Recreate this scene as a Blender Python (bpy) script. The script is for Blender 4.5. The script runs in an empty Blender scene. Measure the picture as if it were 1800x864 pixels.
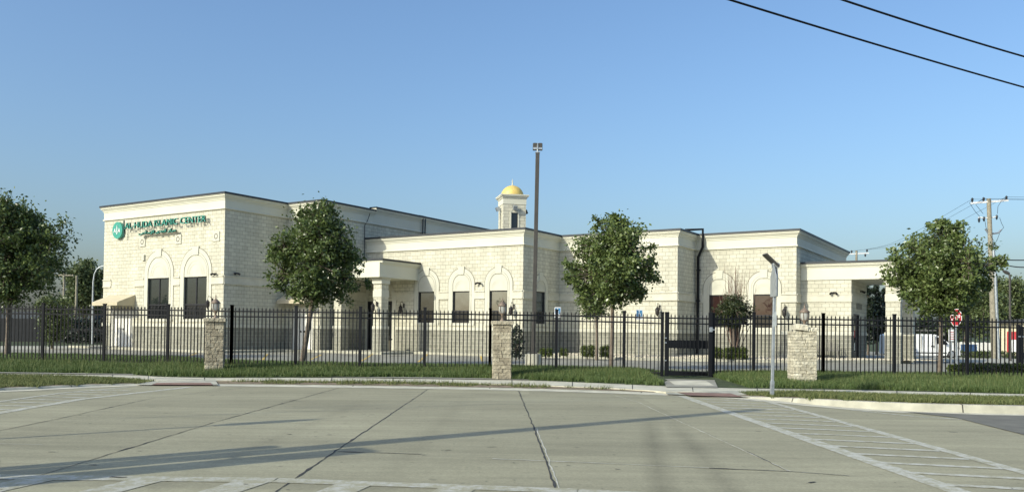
import bpy, bmesh, math, random
import numpy as np
from mathutils import Vector, Matrix

random.seed(7)
rng = np.random.default_rng(11)
C = bpy.context.scene.collection
SC = bpy.context.scene
R = math.radians

# ------------------------------------------------------------------ camera
FPX, PIT, ROL, CYP, TH = 1452.56, 0.0173743, 0.0126198, 556.1, 0.56318
EYE = Vector((0, 0, 1.42))
cp, sp, cr, sr = math.cos(PIT), math.sin(PIT), math.cos(ROL), math.sin(ROL)
_P = Matrix(((1, 0, 0), (0, -sp, cp), (0, cp, sp)))
_Z = Matrix(((cr, sr, 0), (-sr, cr, 0), (0, 0, 1)))
RW = _Z @ _P                       # world -> (right, up, forward)
right, up, fwd = RW[0], RW[1], RW[2]
cam = bpy.data.cameras.new('camera')
camo = bpy.data.objects.new('camera', cam)
C.objects.link(camo)
M = Matrix(((right[0], up[0], -fwd[0], 0), (right[1], up[1], -fwd[1], 0), (right[2], up[2], -fwd[2], EYE[2]), (0, 0, 0, 1)))
camo.matrix_world = M
cam.sensor_width = 36
cam.lens = 36 * FPX / 1800
cam.shift_y = (CYP - 432) / 1800
cam.clip_start = 0.1
cam.clip_end = 3000
SC.camera = camo

# ------------------------------------------------------------------ light
SUN_AZ, SUN_EL = R(51), R(30)      # heading the light travels to, elevation
w = bpy.data.worlds.new('World')
SC.world = w
w.use_nodes = True
nt = w.node_tree
nt.nodes.clear()
sky = nt.nodes.new('ShaderNodeTexSky')
sky.sky_type = 'NISHITA'
sky.sun_disc = False
sky.sun_elevation = SUN_EL
sky.sun_rotation = SUN_AZ + math.pi
sky.altitude = 0
sky.air_density = 1.3
sky.dust_density = 3.2
sky.ozone_density = 6.3
bg = nt.nodes.new('ShaderNodeBackground')
bg.inputs[1].default_value = 0.15
out = nt.nodes.new('ShaderNodeOutputWorld')
nt.links.new(sky.outputs[0], bg.inputs[0])
nt.links.new(bg.outputs[0], out.inputs[0])
sl = bpy.data.lights.new('sun', 'SUN')
sl.energy = 3.1
sl.angle = R(0.5)
sl.color = (1.0, 0.965, 0.80)
so = bpy.data.objects.new('sun', sl)
C.objects.link(so)
sd = Vector((math.sin(SUN_AZ) * math.cos(SUN_EL), math.cos(SUN_AZ) * math.cos(SUN_EL), -math.sin(SUN_EL)))
so.rotation_euler = sd.to_track_quat('-Z', 'Y').to_euler()
so.location = (-20, -20, 30)
SC.view_settings.view_transform = 'Standard'
SC.view_settings.look = 'None'
SC.view_settings.gamma = 1
SC.view_settings.exposure = 0.39
SC.view_settings.use_curve_mapping = False

# ------------------------------------------------------------------ survey helpers (photo measurements -> real places)
def ray(px, py):
    c = Vector(((px - 900) / FPX, (CYP - py) / FPX, 1))
    return RW.transposed() @ c
def G(px, py, z=0.0):
    d = ray(px, py)
    return EYE + d * ((z - EYE.z) / d.z)
def at(px, py, Y):
    d = ray(px, py)
    return EYE + d * (Y / d.y)
def mpp(Y):
    return Y / FPX

# ------------------------------------------------------------------ materials
def mat(name, col, rough=0.8, metal=0.0, noise=None, bump=None, spec=None):
    m = bpy.data.materials.new(name)
    m.use_nodes = True
    n = m.node_tree.nodes
    b = n['Principled BSDF']
    b.inputs['Base Color'].default_value = (*col, 1)
    b.inputs['Roughness'].default_value = rough
    b.inputs['Metallic'].default_value = metal
    if spec is not None:
        b.inputs['Specular IOR Level'].default_value = spec
    L = m.node_tree.links
    tc = n.new('ShaderNodeTexCoord')
    if noise:
        sc, amt = noise[0], noise[1]
        t = n.new('ShaderNodeTexNoise')
        t.inputs['Scale'].default_value = sc
        t.inputs['Detail'].default_value = 6
        L.new(tc.outputs['Object'], t.inputs['Vector'])
        mr = n.new('ShaderNodeMapRange')
        mr.inputs[1].default_value = 0.3
        mr.inputs[2].default_value = 0.7
        mr.inputs[3].default_value = 1 - amt
        mr.inputs[4].default_value = 1 + amt
        L.new(t.outputs[0], mr.inputs[0])
        mx = n.new('ShaderNodeMix')
        mx.data_type = 'RGBA'
        mx.blend_type = 'MULTIPLY'
        mx.inputs[0].default_value = 1
        mx.inputs[6].default_value = (*col, 1)
        L.new(mr.outputs[0], mx.inputs[7])
        L.new(mx.outputs[2], b.inputs['Base Color'])
    if bump:
        t2 = n.new('ShaderNodeTexNoise')
        t2.inputs['Scale'].default_value = bump[0]
        t2.inputs['Detail'].default_value = 5
        L.new(tc.outputs['Object'], t2.inputs['Vector'])
        bp = n.new('ShaderNodeBump')
        bp.inputs['Strength'].default_value = bump[1]
        bp.inputs['Distance'].default_value = bump[2] if len(bump) > 2 else 0.02
        L.new(t2.outputs[0], bp.inputs['Height'])
        L.new(bp.outputs[0], b.inputs['Normal'])
    return m

def masonry(name, c1, c2, mortar, bw, bh, mort=0.012, rough_bump=0.6, offset=0.5, squash=1.0):
    m = bpy.data.materials.new(name)
    m.use_nodes = True
    n, L = m.node_tree.nodes, m.node_tree.links
    b = n['Principled BSDF']
    b.inputs['Roughness'].default_value = 0.9
    b.inputs['Specular IOR Level'].default_value = 0.2
    uv = n.new('ShaderNodeTexCoord')
    br = n.new('ShaderNodeTexBrick')
    br.offset = offset
    br.squash = squash
    br.squash_frequency = 3
    br.inputs['Color1'].default_value = (*c1, 1)
    br.inputs['Color2'].default_value = (*c2, 1)
    br.inputs['Mortar'].default_value = (*mortar, 1)
    br.inputs['Scale'].default_value = 1
    br.inputs['Mortar Size'].default_value = mort
    br.inputs['Mortar Smooth'].default_value = 0.15
    br.inputs['Bias'].default_value = 0
    br.inputs['Brick Width'].default_value = bw
    br.inputs['Row Height'].default_value = bh
    L.new(uv.outputs['UV'], br.inputs['Vector'])
    ns = n.new('ShaderNodeTexNoise')
    ns.inputs['Scale'].default_value = 0.7
    ns.inputs['Detail'].default_value = 8
    ns.inputs['Roughness'].default_value = 0.65
    L.new(uv.outputs['Object'], ns.inputs['Vector'])
    mr = n.new('ShaderNodeMapRange')
    mr.inputs[1].default_value = 0.3
    mr.inputs[2].default_value = 0.7
    mr.inputs[3].default_value = 0.9
    mr.inputs[4].default_value = 1.06
    L.new(ns.outputs[0], mr.inputs[0])
    mx = n.new('ShaderNodeMix')
    mx.data_type = 'RGBA'
    mx.blend_type = 'MULTIPLY'
    mx.inputs[0].default_value = 1
    L.new(br.outputs['Color'], mx.inputs[6])
    L.new(mr.outputs[0], mx.inputs[7])
    L.new(mx.outputs[2], b.inputs['Base Color'])
    mpv = n.new('ShaderNodeMapping'); mpv.inputs['Scale'].default_value = (2.2, 2.2, .16); L.new(uv.outputs['Object'], mpv.inputs[0])
    nv = n.new('ShaderNodeTexNoise'); nv.inputs['Scale'].default_value = 1; nv.inputs['Detail'].default_value = 5; L.new(mpv.outputs[0], nv.inputs['Vector'])
    mv = n.new('ShaderNodeMapRange'); mv.inputs[1].default_value = .35; mv.inputs[2].default_value = .7; mv.inputs[3].default_value = 1.04; mv.inputs[4].default_value = .88; L.new(nv.outputs[0], mv.inputs[0])
    mx2 = n.new('ShaderNodeMix'); mx2.data_type = 'RGBA'; mx2.blend_type = 'MULTIPLY'; mx2.inputs[0].default_value = 1
    L.new(mx.outputs[2], mx2.inputs[6]); L.new(mv.outputs[0], mx2.inputs[7]); L.new(mx2.outputs[2], b.inputs['Base Color'])
    n2 = n.new('ShaderNodeTexNoise')
    n2.inputs['Scale'].default_value = 9
    n2.inputs['Detail'].default_value = 4
    L.new(uv.outputs['Object'], n2.inputs['Vector'])
    ad = n.new('ShaderNodeMath')
    ad.operation = 'MULTIPLY_ADD'
    L.new(br.outputs['Fac'], ad.inputs[0])
    ad.inputs[1].default_value = -0.8
    L.new(n2.outputs[0], ad.inputs[2])
    bp = n.new('ShaderNodeBump')
    bp.inputs['Strength'].default_value = rough_bump
    bp.inputs['Distance'].default_value = 0.03
    L.new(ad.outputs[0], bp.inputs['Height'])
    L.new(bp.outputs[0], b.inputs['Normal'])
    return m

MT = {}
MT['stone'] = masonry('limestone_blocks', (0.545, 0.52, 0.405), (0.635, 0.612, 0.485), (0.305, 0.285, 0.215), 0.37, 0.205, 0.009, 0.45)
MT['base'] = masonry('grey_base_blocks', (0.235, 0.23, 0.185), (0.30, 0.295, 0.24), (0.46, 0.44, 0.35), 0.40, 0.2033, 0.013, 0.7)
MT['smooth'] = mat('smooth_cast_stone', (0.575, 0.56, 0.455), 0.85, noise=(1.3, 0.07), bump=(14, 0.15, 0.01))
MT['frieze'] = mat('cream_frieze', (0.63, 0.615, 0.495), 0.8, noise=(0.6, 0.05))
MT['band'] = mat('band_stone', (0.57, 0.545, 0.435), 0.85, noise=(2.5, 0.09))
MT['coping'] = mat('dark_coping_metal', (0.035, 0.04, 0.045), 0.5, 0.3)
MT['roof'] = mat('roof_membrane', (0.2, 0.2, 0.19), 0.9, noise=(1, .15))
MT['frame'] = mat('dark_bronze_frame', (0.018, 0.018, 0.02), 0.45, 0.2)
MT['white'] = mat('white_paint', (0.78, 0.76, 0.68), 0.6, noise=(2, .04))
MT['vanwhite'] = mat('white_car_paint', (0.82, 0.82, 0.80), 0.25)
MT['canvas'] = mat('tan_awning_canvas', (0.52, 0.455, 0.31), 0.9, noise=(3, .06))
MT['gold'] = mat('gold_dome_paint', (0.74, 0.54, 0.16), 0.55, 0.15, noise=(4, .12))
MT['black'] = mat('black_powder_coat', (0.008, 0.009, 0.011), 0.5, spec=0.22)
MT['bronze'] = mat('weathered_lantern_metal', (0.20, 0.15, 0.11), 0.6, 0.2, noise=(20, .4))
MT['darkbronze'] = mat('dark_lantern_metal', (0.03, 0.026, 0.023), 0.5, 0.3, noise=(20, .3))
MT['lampglass'] = mat('frosted_lantern_glass', (0.42, 0.42, 0.38), 0.3)
MT['green'] = mat('teal_sign_face', (0.04, 0.30, 0.22), 0.45)
MT['greenside'] = mat('dark_green_sign_edge', (0.008, 0.055, 0.05), 0.5)
MT['letterwhite'] = mat('white_letter', (0.8, 0.8, 0.78), 0.5)
MT['pole'] = mat('grey_brown_pole_paint', (0.07, 0.064, 0.055), 0.5, 0.2, noise=(3, .12))
MT['galv'] = mat('galvanised_steel', (0.42, 0.45, 0.46), 0.45, 0.7, noise=(8, .2))
MT['alu'] = mat('aluminium_sign_back', (0.55, 0.58, 0.58), 0.4, 0.6, noise=(5, .1))
MT['red'] = mat('red_sign_sheet', (0.42, 0.015, 0.025), 0.45)
MT['redpaint'] = mat('faded_red_paint', (0.42, 0.025, 0.03), 0.6, noise=(3, .2))
MT['bin_blue'] = mat('dull_blue_container', (0.04, 0.09, 0.19), 0.6)
MT['blue'] = mat('blue_sign_sheet', (0.06, 0.22, 0.40), 0.5)
MT['tyre'] = mat('tyre_rubber', (0.02, 0.02, 0.02), 0.85)
MT['rim'] = mat('steel_rim', (0.45, 0.45, 0.45), 0.4, 0.6)
MT['wood'] = mat('weathered_pole_wood', (0.27, 0.245, 0.18), 0.9, noise=(6, .25), bump=(15, .4))
MT['bark'] = mat('tree_bark', (0.15, 0.12, 0.09), 0.95, noise=(9, .35), bump=(22, .8, .02))
MT['twig'] = mat('bare_twigs', (0.22, 0.15, 0.11), 0.9)
MT['concrete'] = mat('pale_concrete', (0.52, 0.49, 0.375), 0.9, noise=(2.2, .2), bump=(30, .2, .01))
MT['kerb'] = mat('kerb_concrete', (0.40, 0.385, 0.30), 0.9, noise=(2.6, .25), bump=(25, .25, .01))
MT['lot'] = mat('parking_lot_asphalt', (0.26, 0.25, 0.20), 0.95, noise=(1.2, .18), bump=(60, .4, .01))
MT['asphalt'] = mat('road_asphalt', (0.15, 0.143, 0.115), 0.92, noise=(2.5, .2), bump=(70, .5, .01))
MT['earth'] = mat('bare_earth', (0.20, 0.155, 0.095), 1, noise=(5, .35), bump=(30, .8, .03))
MT['turf'] = mat('turf_soil', (0.045, 0.062, 0.02), 1, noise=(4, .35), bump=(30, .8, .04))
MT['tactile'] = mat('brick_red_tactile', (0.23, 0.14, 0.105), 0.9, noise=(6, .2))
MT['tar'] = mat('joint_tar', (0.045, 0.043, 0.038), 0.9, noise=(7, .4))
MT['seal'] = mat('pale_joint_edge', (0.48, 0.46, 0.37), 0.95, noise=(7, .3))
MT['yellow'] = mat('yellow_lot_paint', (0.55, 0.38, 0.09), 0.85, noise=(7, .2))
MT['lotwhite'] = mat('white_lot_paint', (0.45, 0.43, 0.36), 0.85, noise=(7, .2))
MT['darkwall'] = mat('dark_timber_wall', (0.018, 0.02, 0.022), 0.9, noise=(3, .2))
MT['greyroof'] = mat('grey_shingles', (0.06, 0.07, 0.08), 0.9, noise=(3, .2))
MT['yellowwall'] = mat('pale_yellow_wall', (0.62, 0.56, 0.38), 0.85, noise=(1.5, .08))
MT['bench'] = mat('weathered_bench_metal', (0.16, 0.15, 0.13), 0.6, 0.2)
MT['binwood'] = mat('tan_aggregate_panel', (0.38, 0.33, 0.24), 0.9, noise=(18, .3))
MT['plate'] = mat('etched_stone_line', (0.24, 0.225, 0.17), 0.9)
MT['ring'] = mat('dark_star_inlay', (0.11, 0.10, 0.075), 0.9)
MT['curtain'] = mat('red_brown_blind', (0.15, 0.055, 0.045), 0.35, noise=(3, .15))

def glass(name, col, refl):
    m = bpy.data.materials.new(name)
    m.use_nodes = True
    n, L = m.node_tree.nodes, m.node_tree.links
    n.clear()
    d = n.new('ShaderNodeBsdfDiffuse')
    d.inputs[0].default_value = (*col, 1)
    g = n.new('ShaderNodeBsdfGlossy')
    g.inputs[0].default_value = (0.60, 0.70, 0.76, 1)
    g.inputs[1].default_value = 0.02
    tc = n.new('ShaderNodeTexCoord')
    nz = n.new('ShaderNodeTexNoise')
    nz.inputs['Scale'].default_value = 0.9
    L.new(tc.outputs['Object'], nz.inputs['Vector'])
    bp = n.new('ShaderNodeBump')
    bp.inputs['Strength'].default_value = 0.06
    bp.inputs['Distance'].default_value = 0.1
    L.new(nz.outputs[0], bp.inputs['Height'])
    L.new(bp.outputs[0], g.inputs['Normal'])
    x = n.new('ShaderNodeMixShader')
    x.inputs[0].default_value = refl
    o = n.new('ShaderNodeOutputMaterial')
    L.new(d.outputs[0], x.inputs[1])
    L.new(g.outputs[0], x.inputs[2])
    L.new(x.outputs[0], o.inputs[0])
    return m
MT['glass'] = glass('tinted_window_glass', (0.02, 0.024, 0.022), 0.13)
MT['glasslow'] = glass('dark_lower_glass', (0.015, 0.016, 0.018), 0.08)
MT['glassbright'] = glass('mirror_window_glass', (0.03, 0.03, 0.028), 0.30)
MT['glasscurtain'] = glass('glass_over_red_blind', (0.040, 0.020, 0.018), 0.08)
MT['carglass'] = glass('van_glass', (0.012, 0.014, 0.016), 0.12)

def road_material():
    m = bpy.data.materials.new('road_concrete')
    m.use_nodes = True
    n, L = m.node_tree.nodes, m.node_tree.links
    b = n['Principled BSDF']
    b.inputs['Roughness'].default_value = 0.88
    b.inputs['Specular IOR Level'].default_value = 0.25
    tc = n.new('ShaderNodeTexCoord')
    def nz(scale, det, rough, stretch=None):
        t = n.new('ShaderNodeTexNoise')
        t.inputs['Scale'].default_value = scale
        t.inputs['Detail'].default_value = det
        t.inputs['Roughness'].default_value = rough
        if stretch:
            mp = n.new('ShaderNodeMapping')
            mp.inputs['Scale'].default_value = stretch
            L.new(tc.outputs['Object'], mp.inputs[0])
            L.new(mp.outputs[0], t.inputs['Vector'])
        else:
            L.new(tc.outputs['Object'], t.inputs['Vector'])
        return t.outputs[0]
    def ramp(src, a, bb, lo, hi):
        mr = n.new('ShaderNodeMapRange')
        for i, v in enumerate((a, bb, lo, hi)):
            mr.inputs[i + 1].default_value = v
        L.new(src, mr.inputs[0])
        return mr.outputs[0]
    def mul(a, bb):
        q = n.new('ShaderNodeMath')
        q.operation = 'MULTIPLY'
        L.new(a, q.inputs[0])
        L.new(bb, q.inputs[1])
        return q.outputs[0]
    f = mul(ramp(nz(0.45, 5, .6), .3, .7, .9, 1.08), ramp(nz(1.0, 6, .7, (0.28, 2.6, 1)), .3, .7, .84, 1.1))
    f = mul(f, ramp(nz(30, 5, .8), .28, .72, .76, 1.2))
    f = mul(f, ramp(nz(9, 4, .7), .3, .7, .92, 1.07))
    f = mul(f, ramp(nz(1.0, 3, .6, (0.07, 1.1, 1)), .55, .75, 1.0, .86))
    sx = n.new('ShaderNodeSeparateXYZ'); L.new(tc.outputs['Object'], sx.inputs[0])
    def snap(src, add_, step):
        q = n.new('ShaderNodeMath'); q.operation = 'ADD'; L.new(src, q.inputs[0]); q.inputs[1].default_value = add_
        q2 = n.new('ShaderNodeMath'); q2.operation = 'DIVIDE'; L.new(q.outputs[0], q2.inputs[0]); q2.inputs[1].default_value = step
        q3 = n.new('ShaderNodeMath'); q3.operation = 'FLOOR'; L.new(q2.outputs[0], q3.inputs[0]); return q3.outputs[0]
    cb = n.new('ShaderNodeCombineXYZ'); L.new(snap(sx.outputs[0], 2.02, 2.43), cb.inputs[0]); L.new(snap(sx.outputs[1], -.3, 4.6), cb.inputs[1])
    wn = n.new('ShaderNodeTexWhiteNoise'); L.new(cb.outputs[0], wn.inputs['Vector'])
    f = mul(f, ramp(wn.outputs[0], 0, 1, .925, 1.06))
    f = mul(f, ramp(nz(1.0, 4, .65, (0.03, 0.55, 1)), .35, .65, .88, 1.06))
    def dark_band(x0, y0, x1, y1, wd, dark):  # soft dark band along a straight line, fading out at its far end
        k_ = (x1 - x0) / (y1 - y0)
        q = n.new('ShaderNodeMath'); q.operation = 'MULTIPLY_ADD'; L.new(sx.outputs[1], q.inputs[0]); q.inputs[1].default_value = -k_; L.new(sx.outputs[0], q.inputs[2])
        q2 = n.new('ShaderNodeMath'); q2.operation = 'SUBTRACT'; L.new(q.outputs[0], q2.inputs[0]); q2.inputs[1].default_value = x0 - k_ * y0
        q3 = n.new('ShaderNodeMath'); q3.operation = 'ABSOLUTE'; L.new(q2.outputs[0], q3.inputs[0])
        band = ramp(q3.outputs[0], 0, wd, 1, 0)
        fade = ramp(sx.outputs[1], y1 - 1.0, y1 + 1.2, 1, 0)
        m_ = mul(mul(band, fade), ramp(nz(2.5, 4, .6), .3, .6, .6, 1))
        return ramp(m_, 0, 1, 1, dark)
    f = mul(f, dark_band(1.33, 7.2, 2.18, 13.0, .20, .72))
    f = mul(f, dark_band(1.98, 7.2, 2.52, 12.6, .20, .76))
    f = mul(f, dark_band(-3.1, 7.2, -2.9, 15.6, .22, .90))
    f = mul(f, dark_band(-1.2, 7.2, -1.0, 16, .22, .91))
    # small dark spots of gum and oil
    f = mul(f, ramp(nz(3.1, 2, .5), .70, .76, 1.0, .62))
    mx = n.new('ShaderNodeMix')
    mx.data_type = 'RGBA'
    mx.blend_type = 'MULTIPLY'
    mx.inputs[0].default_value = 1
    mx.inputs[6].default_value = (0.334, 0.312, 0.208, 1)
    L.new(f, mx.inputs[7])
    L.new(mx.outputs[2], b.inputs['Base Color'])
    bp = n.new('ShaderNodeBump')
    bp.inputs['Strength'].default_value = 0.35
    bp.inputs['Distance'].default_value = 0.006
    L.new(nz(55, 3, .6), bp.inputs['Height'])
    L.new(bp.outputs[0], b.inputs['Normal'])
    return m
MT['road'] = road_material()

def paint_material(name, col, wear, seed):
    m = bpy.data.materials.new(name)
    m.use_nodes = True
    n, L = m.node_tree.nodes, m.node_tree.links
    b = n['Principled BSDF']
    b.inputs['Roughness'].default_value = 0.8
    tc = n.new('ShaderNodeTexCoord')
    t = n.new('ShaderNodeTexNoise')
    t.noise_dimensions = '4D'
    t.inputs['W'].default_value = seed
    t.inputs['Scale'].default_value = 7
    t.inputs['Detail'].default_value = 9
    t.inputs['Roughness'].default_value = 0.78
    L.new(tc.outputs['Object'], t.inputs['Vector'])
    mr = n.new('ShaderNodeMapRange')
    mr.inputs[1].default_value = wear - .06
    mr.inputs[2].default_value = wear + .07
    L.new(t.outputs[0], mr.inputs[0])
    mx = n.new('ShaderNodeMix')
    mx.data_type = 'RGBA'
    mx.inputs[6].default_value = (0.334, 0.312, 0.208, 1)
    mx.inputs[7].default_value = (*col, 1)
    L.new(mr.outputs[0], mx.inputs[0])
    L.new(mx.outputs[2], b.inputs['Base Color'])
    return m
MT['paint'] = paint_material('worn_white_road_paint', (0.50, 0.49, 0.415), 0.49, 1.0)
MT['paintnear'] = paint_material('scuffed_white_road_paint', (0.47, 0.46, 0.39), 0.52, 7.0)
MT['paintfaint'] = paint_material('faded_white_road_paint', (0.52, 0.51, 0.43), 0.47, 4.0)

def leaf_material(name, c1, c2, trans=0.25, gloss=0.45):
    m = bpy.data.materials.new(name)
    m.use_nodes = True
    n, L = m.node_tree.nodes, m.node_tree.links
    b = n['Principled BSDF']
    b.inputs['Roughness'].default_value = gloss
    b.inputs['Specular IOR Level'].default_value = 0.45
    g = n.new('ShaderNodeNewGeometry')
    mx = n.new('ShaderNodeMix')
    mx.data_type = 'RGBA'
    mx.inputs[6].default_value = (*c1, 1)
    mx.inputs[7].default_value = (*c2, 1)
    L.new(g.outputs['Random Per Island'], mx.inputs[0])
    L.new(mx.outputs[2], b.inputs['Base Color'])
    t = n.new('ShaderNodeBsdfTranslucent')
    L.new(mx.outputs[2], t.inputs[0])
    x = n.new('ShaderNodeMixShader')
    x.inputs[0].default_value = trans
    o = n['Material Output']
    L.new(b.outputs[0], x.inputs[1])
    L.new(t.outputs[0], x.inputs[2])
    L.new(x.outputs[0], o.inputs[0])
    return m
MT['leaf'] = leaf_material('pear_leaves', (0.058, 0.092, 0.025), (0.17, 0.22, 0.07), .3, .32)
MT['leaf2'] = leaf_material('pear_leaves_light', (0.07, 0.11, 0.028), (0.205, 0.255, 0.085), .3, .32)
MT['leafbg'] = leaf_material('distant_leaves', (0.075, 0.105, 0.035), (0.15, 0.185, 0.07))
MT['leafdark'] = leaf_material('dark_evergreen_leaves', (0.010, 0.018, 0.010), (0.028, 0.042, 0.020), .1)
MT['box'] = leaf_material('boxwood_leaves', (0.055, 0.085, 0.012), (0.12, 0.15, 0.028))
MT['holly'] = leaf_material('holly_leaves', (0.018, 0.032, 0.010), (0.06, 0.075, 0.022))
MT['hedge'] = leaf_material('hedge_leaves', (0.045, 0.065, 0.015), (0.095, 0.12, 0.03))
MT['grass'] = leaf_material('long_grass', (0.070, 0.122, 0.030), (0.165, 0.215, 0.070), .3, .6)
MT['grassdry'] = leaf_material('short_dry_grass', (0.085, 0.125, 0.034), (0.23, 0.235, 0.085), .3, .7)
MT['gravel'] = leaf_material('pale_gravel', (0.36, 0.32, 0.24), (0.60, 0.55, 0.43), 0, .9)

# ------------------------------------------------------------------ mesh builder
class MB:
    def __init__(self):
        self.v, self.f, self.s = [], [], []
    def add(self, verts, faces, smooth=False):
        o = len(self.v)
        self.v += [tuple(p) for p in verts]
        self.f += [tuple(i + o for i in f) for f in faces]
        self.s += [smooth] * len(faces)
        return self
    def quad(self, a, b, c, d):
        return self.add([a, b, c, d], [(0, 1, 2, 3)])
    def box(self, x0, x1, y0, y1, z0, z1, mtx=None):
        vs = [Vector((x, y, z)) for z in (z0, z1) for y in (y0, y1) for x in (x0, x1)]
        if mtx is not None:
            vs = [mtx @ p for p in vs]
        return self.add(vs, [(0, 2, 3, 1), (4, 5, 7, 6), (0, 1, 5, 4), (2, 6, 7, 3), (0, 4, 6, 2), (1, 3, 7, 5)])
    def bbox(self, x0, x1, y0, y1, z0, z1, b=0.01, mtx=None):
        """box with chamfered vertical and top edges"""
        def ring(z, i):
            return [(x0 + i + b, y0 + i, z), (x1 - i - b, y0 + i, z), (x1 - i, y0 + i + b, z), (x1 - i, y1 - i - b, z),
                    (x1 - i - b, y1 - i, z), (x0 + i + b, y1 - i, z), (x0 + i, y1 - i - b, z), (x0 + i, y0 + i + b, z)]
        vs = ring(z0, 0) + ring(z1 - b, 0) + ring(z1, b)
        if mtx is not None:
            vs = [mtx @ Vector(p) for p in vs]
        fs = [tuple(reversed(range(8)))]
        for k in (0, 8):
            fs += [(k + i, k + (i + 1) % 8, k + 8 + (i + 1) % 8, k + 8 + i) for i in range(8)]
        fs.append(tuple(range(16, 24)))
        return self.add(vs, fs)
    def prism(self, pts, z0, z1):
        n = len(pts)
        vs = [(p[0], p[1], z0) for p in pts] + [(p[0], p[1], z1) for p in pts]
        return self.add(vs, [tuple(reversed(range(n))), tuple(range(n, 2 * n))] + [(i, (i + 1) % n, n + (i + 1) % n, n + i) for i in range(n)])
    def tube(self, pts, r, n=8, caps=True, smooth=True):
        pts = [Vector(p) for p in pts]
        rs = r if isinstance(r, (list, tuple)) else [r] * len(pts)
        vs = []
        ref = None
        for i, p in enumerate(pts):
            t = (pts[min(i + 1, len(pts) - 1)] - pts[max(i - 1, 0)])
            if t.length < 1e-9:
                t = Vector((0, 0, 1))
            t.normalize()
            if ref is None:
                ref = Vector((1, 0, 0)) if abs(t.x) < .9 else Vector((0, 1, 0))
            a = (ref - t * ref.dot(t)).normalized()
            ref = a
            b = t.cross(a)
            for k in range(n):
                an = 2 * math.pi * (k + .5) / n
                vs.append(p + (a * math.cos(an) + b * math.sin(an)) * rs[i])
        fs = []
        for i in range(len(pts) - 1):
            for k in range(n):
                fs.append((i * n + k, i * n + (k + 1) % n, (i + 1) * n + (k + 1) % n, (i + 1) * n + k))
        self.add(vs, fs, smooth)
        if caps:
            e = (len(pts) - 1) * n
            self.add([vs[k] for k in range(n)], [tuple(reversed(range(n)))])
            self.add([vs[e + k] for k in range(n)], [tuple(range(n))])
        return self
    def lathe(self, prof, c, n=16, smooth=True, mtx=None):
        vs, fs = [], []
        for r, z in prof:
            for k in range(n):
                a = 2 * math.pi * (k + .5) / n
                vs.append(Vector((r * math.cos(a), r * math.sin(a), z)))
        if mtx is not None:
            vs = [mtx @ p for p in vs]
        vs = [p + Vector(c) for p in vs]
        for i in range(len(prof) - 1):
            for k in range(n):
                fs.append((i * n + k, i * n + (k + 1) % n, (i + 1) * n + (k + 1) % n, (i + 1) * n + k))
        return self.add(vs, fs, smooth)
    def build(self, name, m, parent=None, uv=True):
        me = bpy.data.meshes.new(name)
        me.from_pydata(self.v, [], self.f)
        me.polygons.foreach_set('use_smooth', self.s)
        if uv:
            ul = me.uv_layers.new(name='UVMap')
            for p in me.polygons:
                nx, ny, nz = (abs(q) for q in p.normal)
                for li in p.loop_indices:
                    co = me.vertices[me.loops[li].vertex_index].co
                    ul.data[li].uv = (co.x, co.y) if nz > .7 else ((co.y, co.z) if nx > ny else (co.x, co.z))
        me.materials.append(m)
        me.update()
        o = bpy.data.objects.new(name, me)
        C.objects.link(o)
        if parent is not None:
            o.parent = parent
        return o

def fast_mesh(name, verts, nper, m, parent=None):
    """verts (N, nper, 3): N loose polygons of nper corners"""
    N = len(verts)
    me = bpy.data.meshes.new(name)
    me.vertices.add(N * nper)
    me.vertices.foreach_set('co', np.ascontiguousarray(verts, dtype=np.float32).ravel())
    me.loops.add(N * nper)
    me.loops.foreach_set('vertex_index', np.arange(N * nper, dtype=np.int32))
    me.polygons.add(N)
    me.polygons.foreach_set('loop_start', np.arange(0, N * nper, nper, dtype=np.int32))
    me.update(calc_edges=True)
    me.validate()
    me.materials.append(m)
    o = bpy.data.objects.new(name, me)
    C.objects.link(o)
    if parent is not None:
        o.parent = parent
    return o

def tag(o, label=None, cat=None, group=None, kind=None):
    if label: o['label'] = label
    if cat: o['category'] = cat
    if group: o['group'] = group
    if kind: o['kind'] = kind
    return o
def thing(name, label, cat, loc=(0, 0, 0), rz=0, group=None):
    o = bpy.data.objects.new(name, None)
    o.empty_display_size = .3
    C.objects.link(o)
    o.location = loc
    o.rotation_euler = (0, 0, rz)
    return tag(o, label, cat, group)
def copy_tree(o, parent=None):
    c = o.copy()
    C.objects.link(c)
    if parent is not None:
        c.parent = parent
    for ch in list(o.children):
        copy_tree(ch, c)
    return c

# ================================================================== SETTING
def sheet(name, pts, z, m, thick=0.0):
    mb = MB()
    ps = [(p[0], p[1]) for p in pts]
    if thick:
        mb.prism(ps, z - thick, z)
    else:
        mb.add([(p[0], p[1], z) for p in ps], [tuple(range(len(ps)))])
    o = mb.build(name, m)
    return tag(o, kind='structure')

def strip(name, lo, hi, m, kind='structure'):
    mb = MB()
    n = len(lo)
    mb.add(list(lo) + list(hi), [(i, i + 1, n + i + 1, n + i) for i in range(n - 1)])
    return tag(mb.build(name, m), kind=kind)

# far ground
sheet('ground', [(-900, -300), (900, -300), (900, 1500), (-900, 1500)], -0.35, MT['turf'])
sheet('road', [(-80, -40), (80, -40), (80, 30), (-80, 30)], 0.0, MT['road'])

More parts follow.
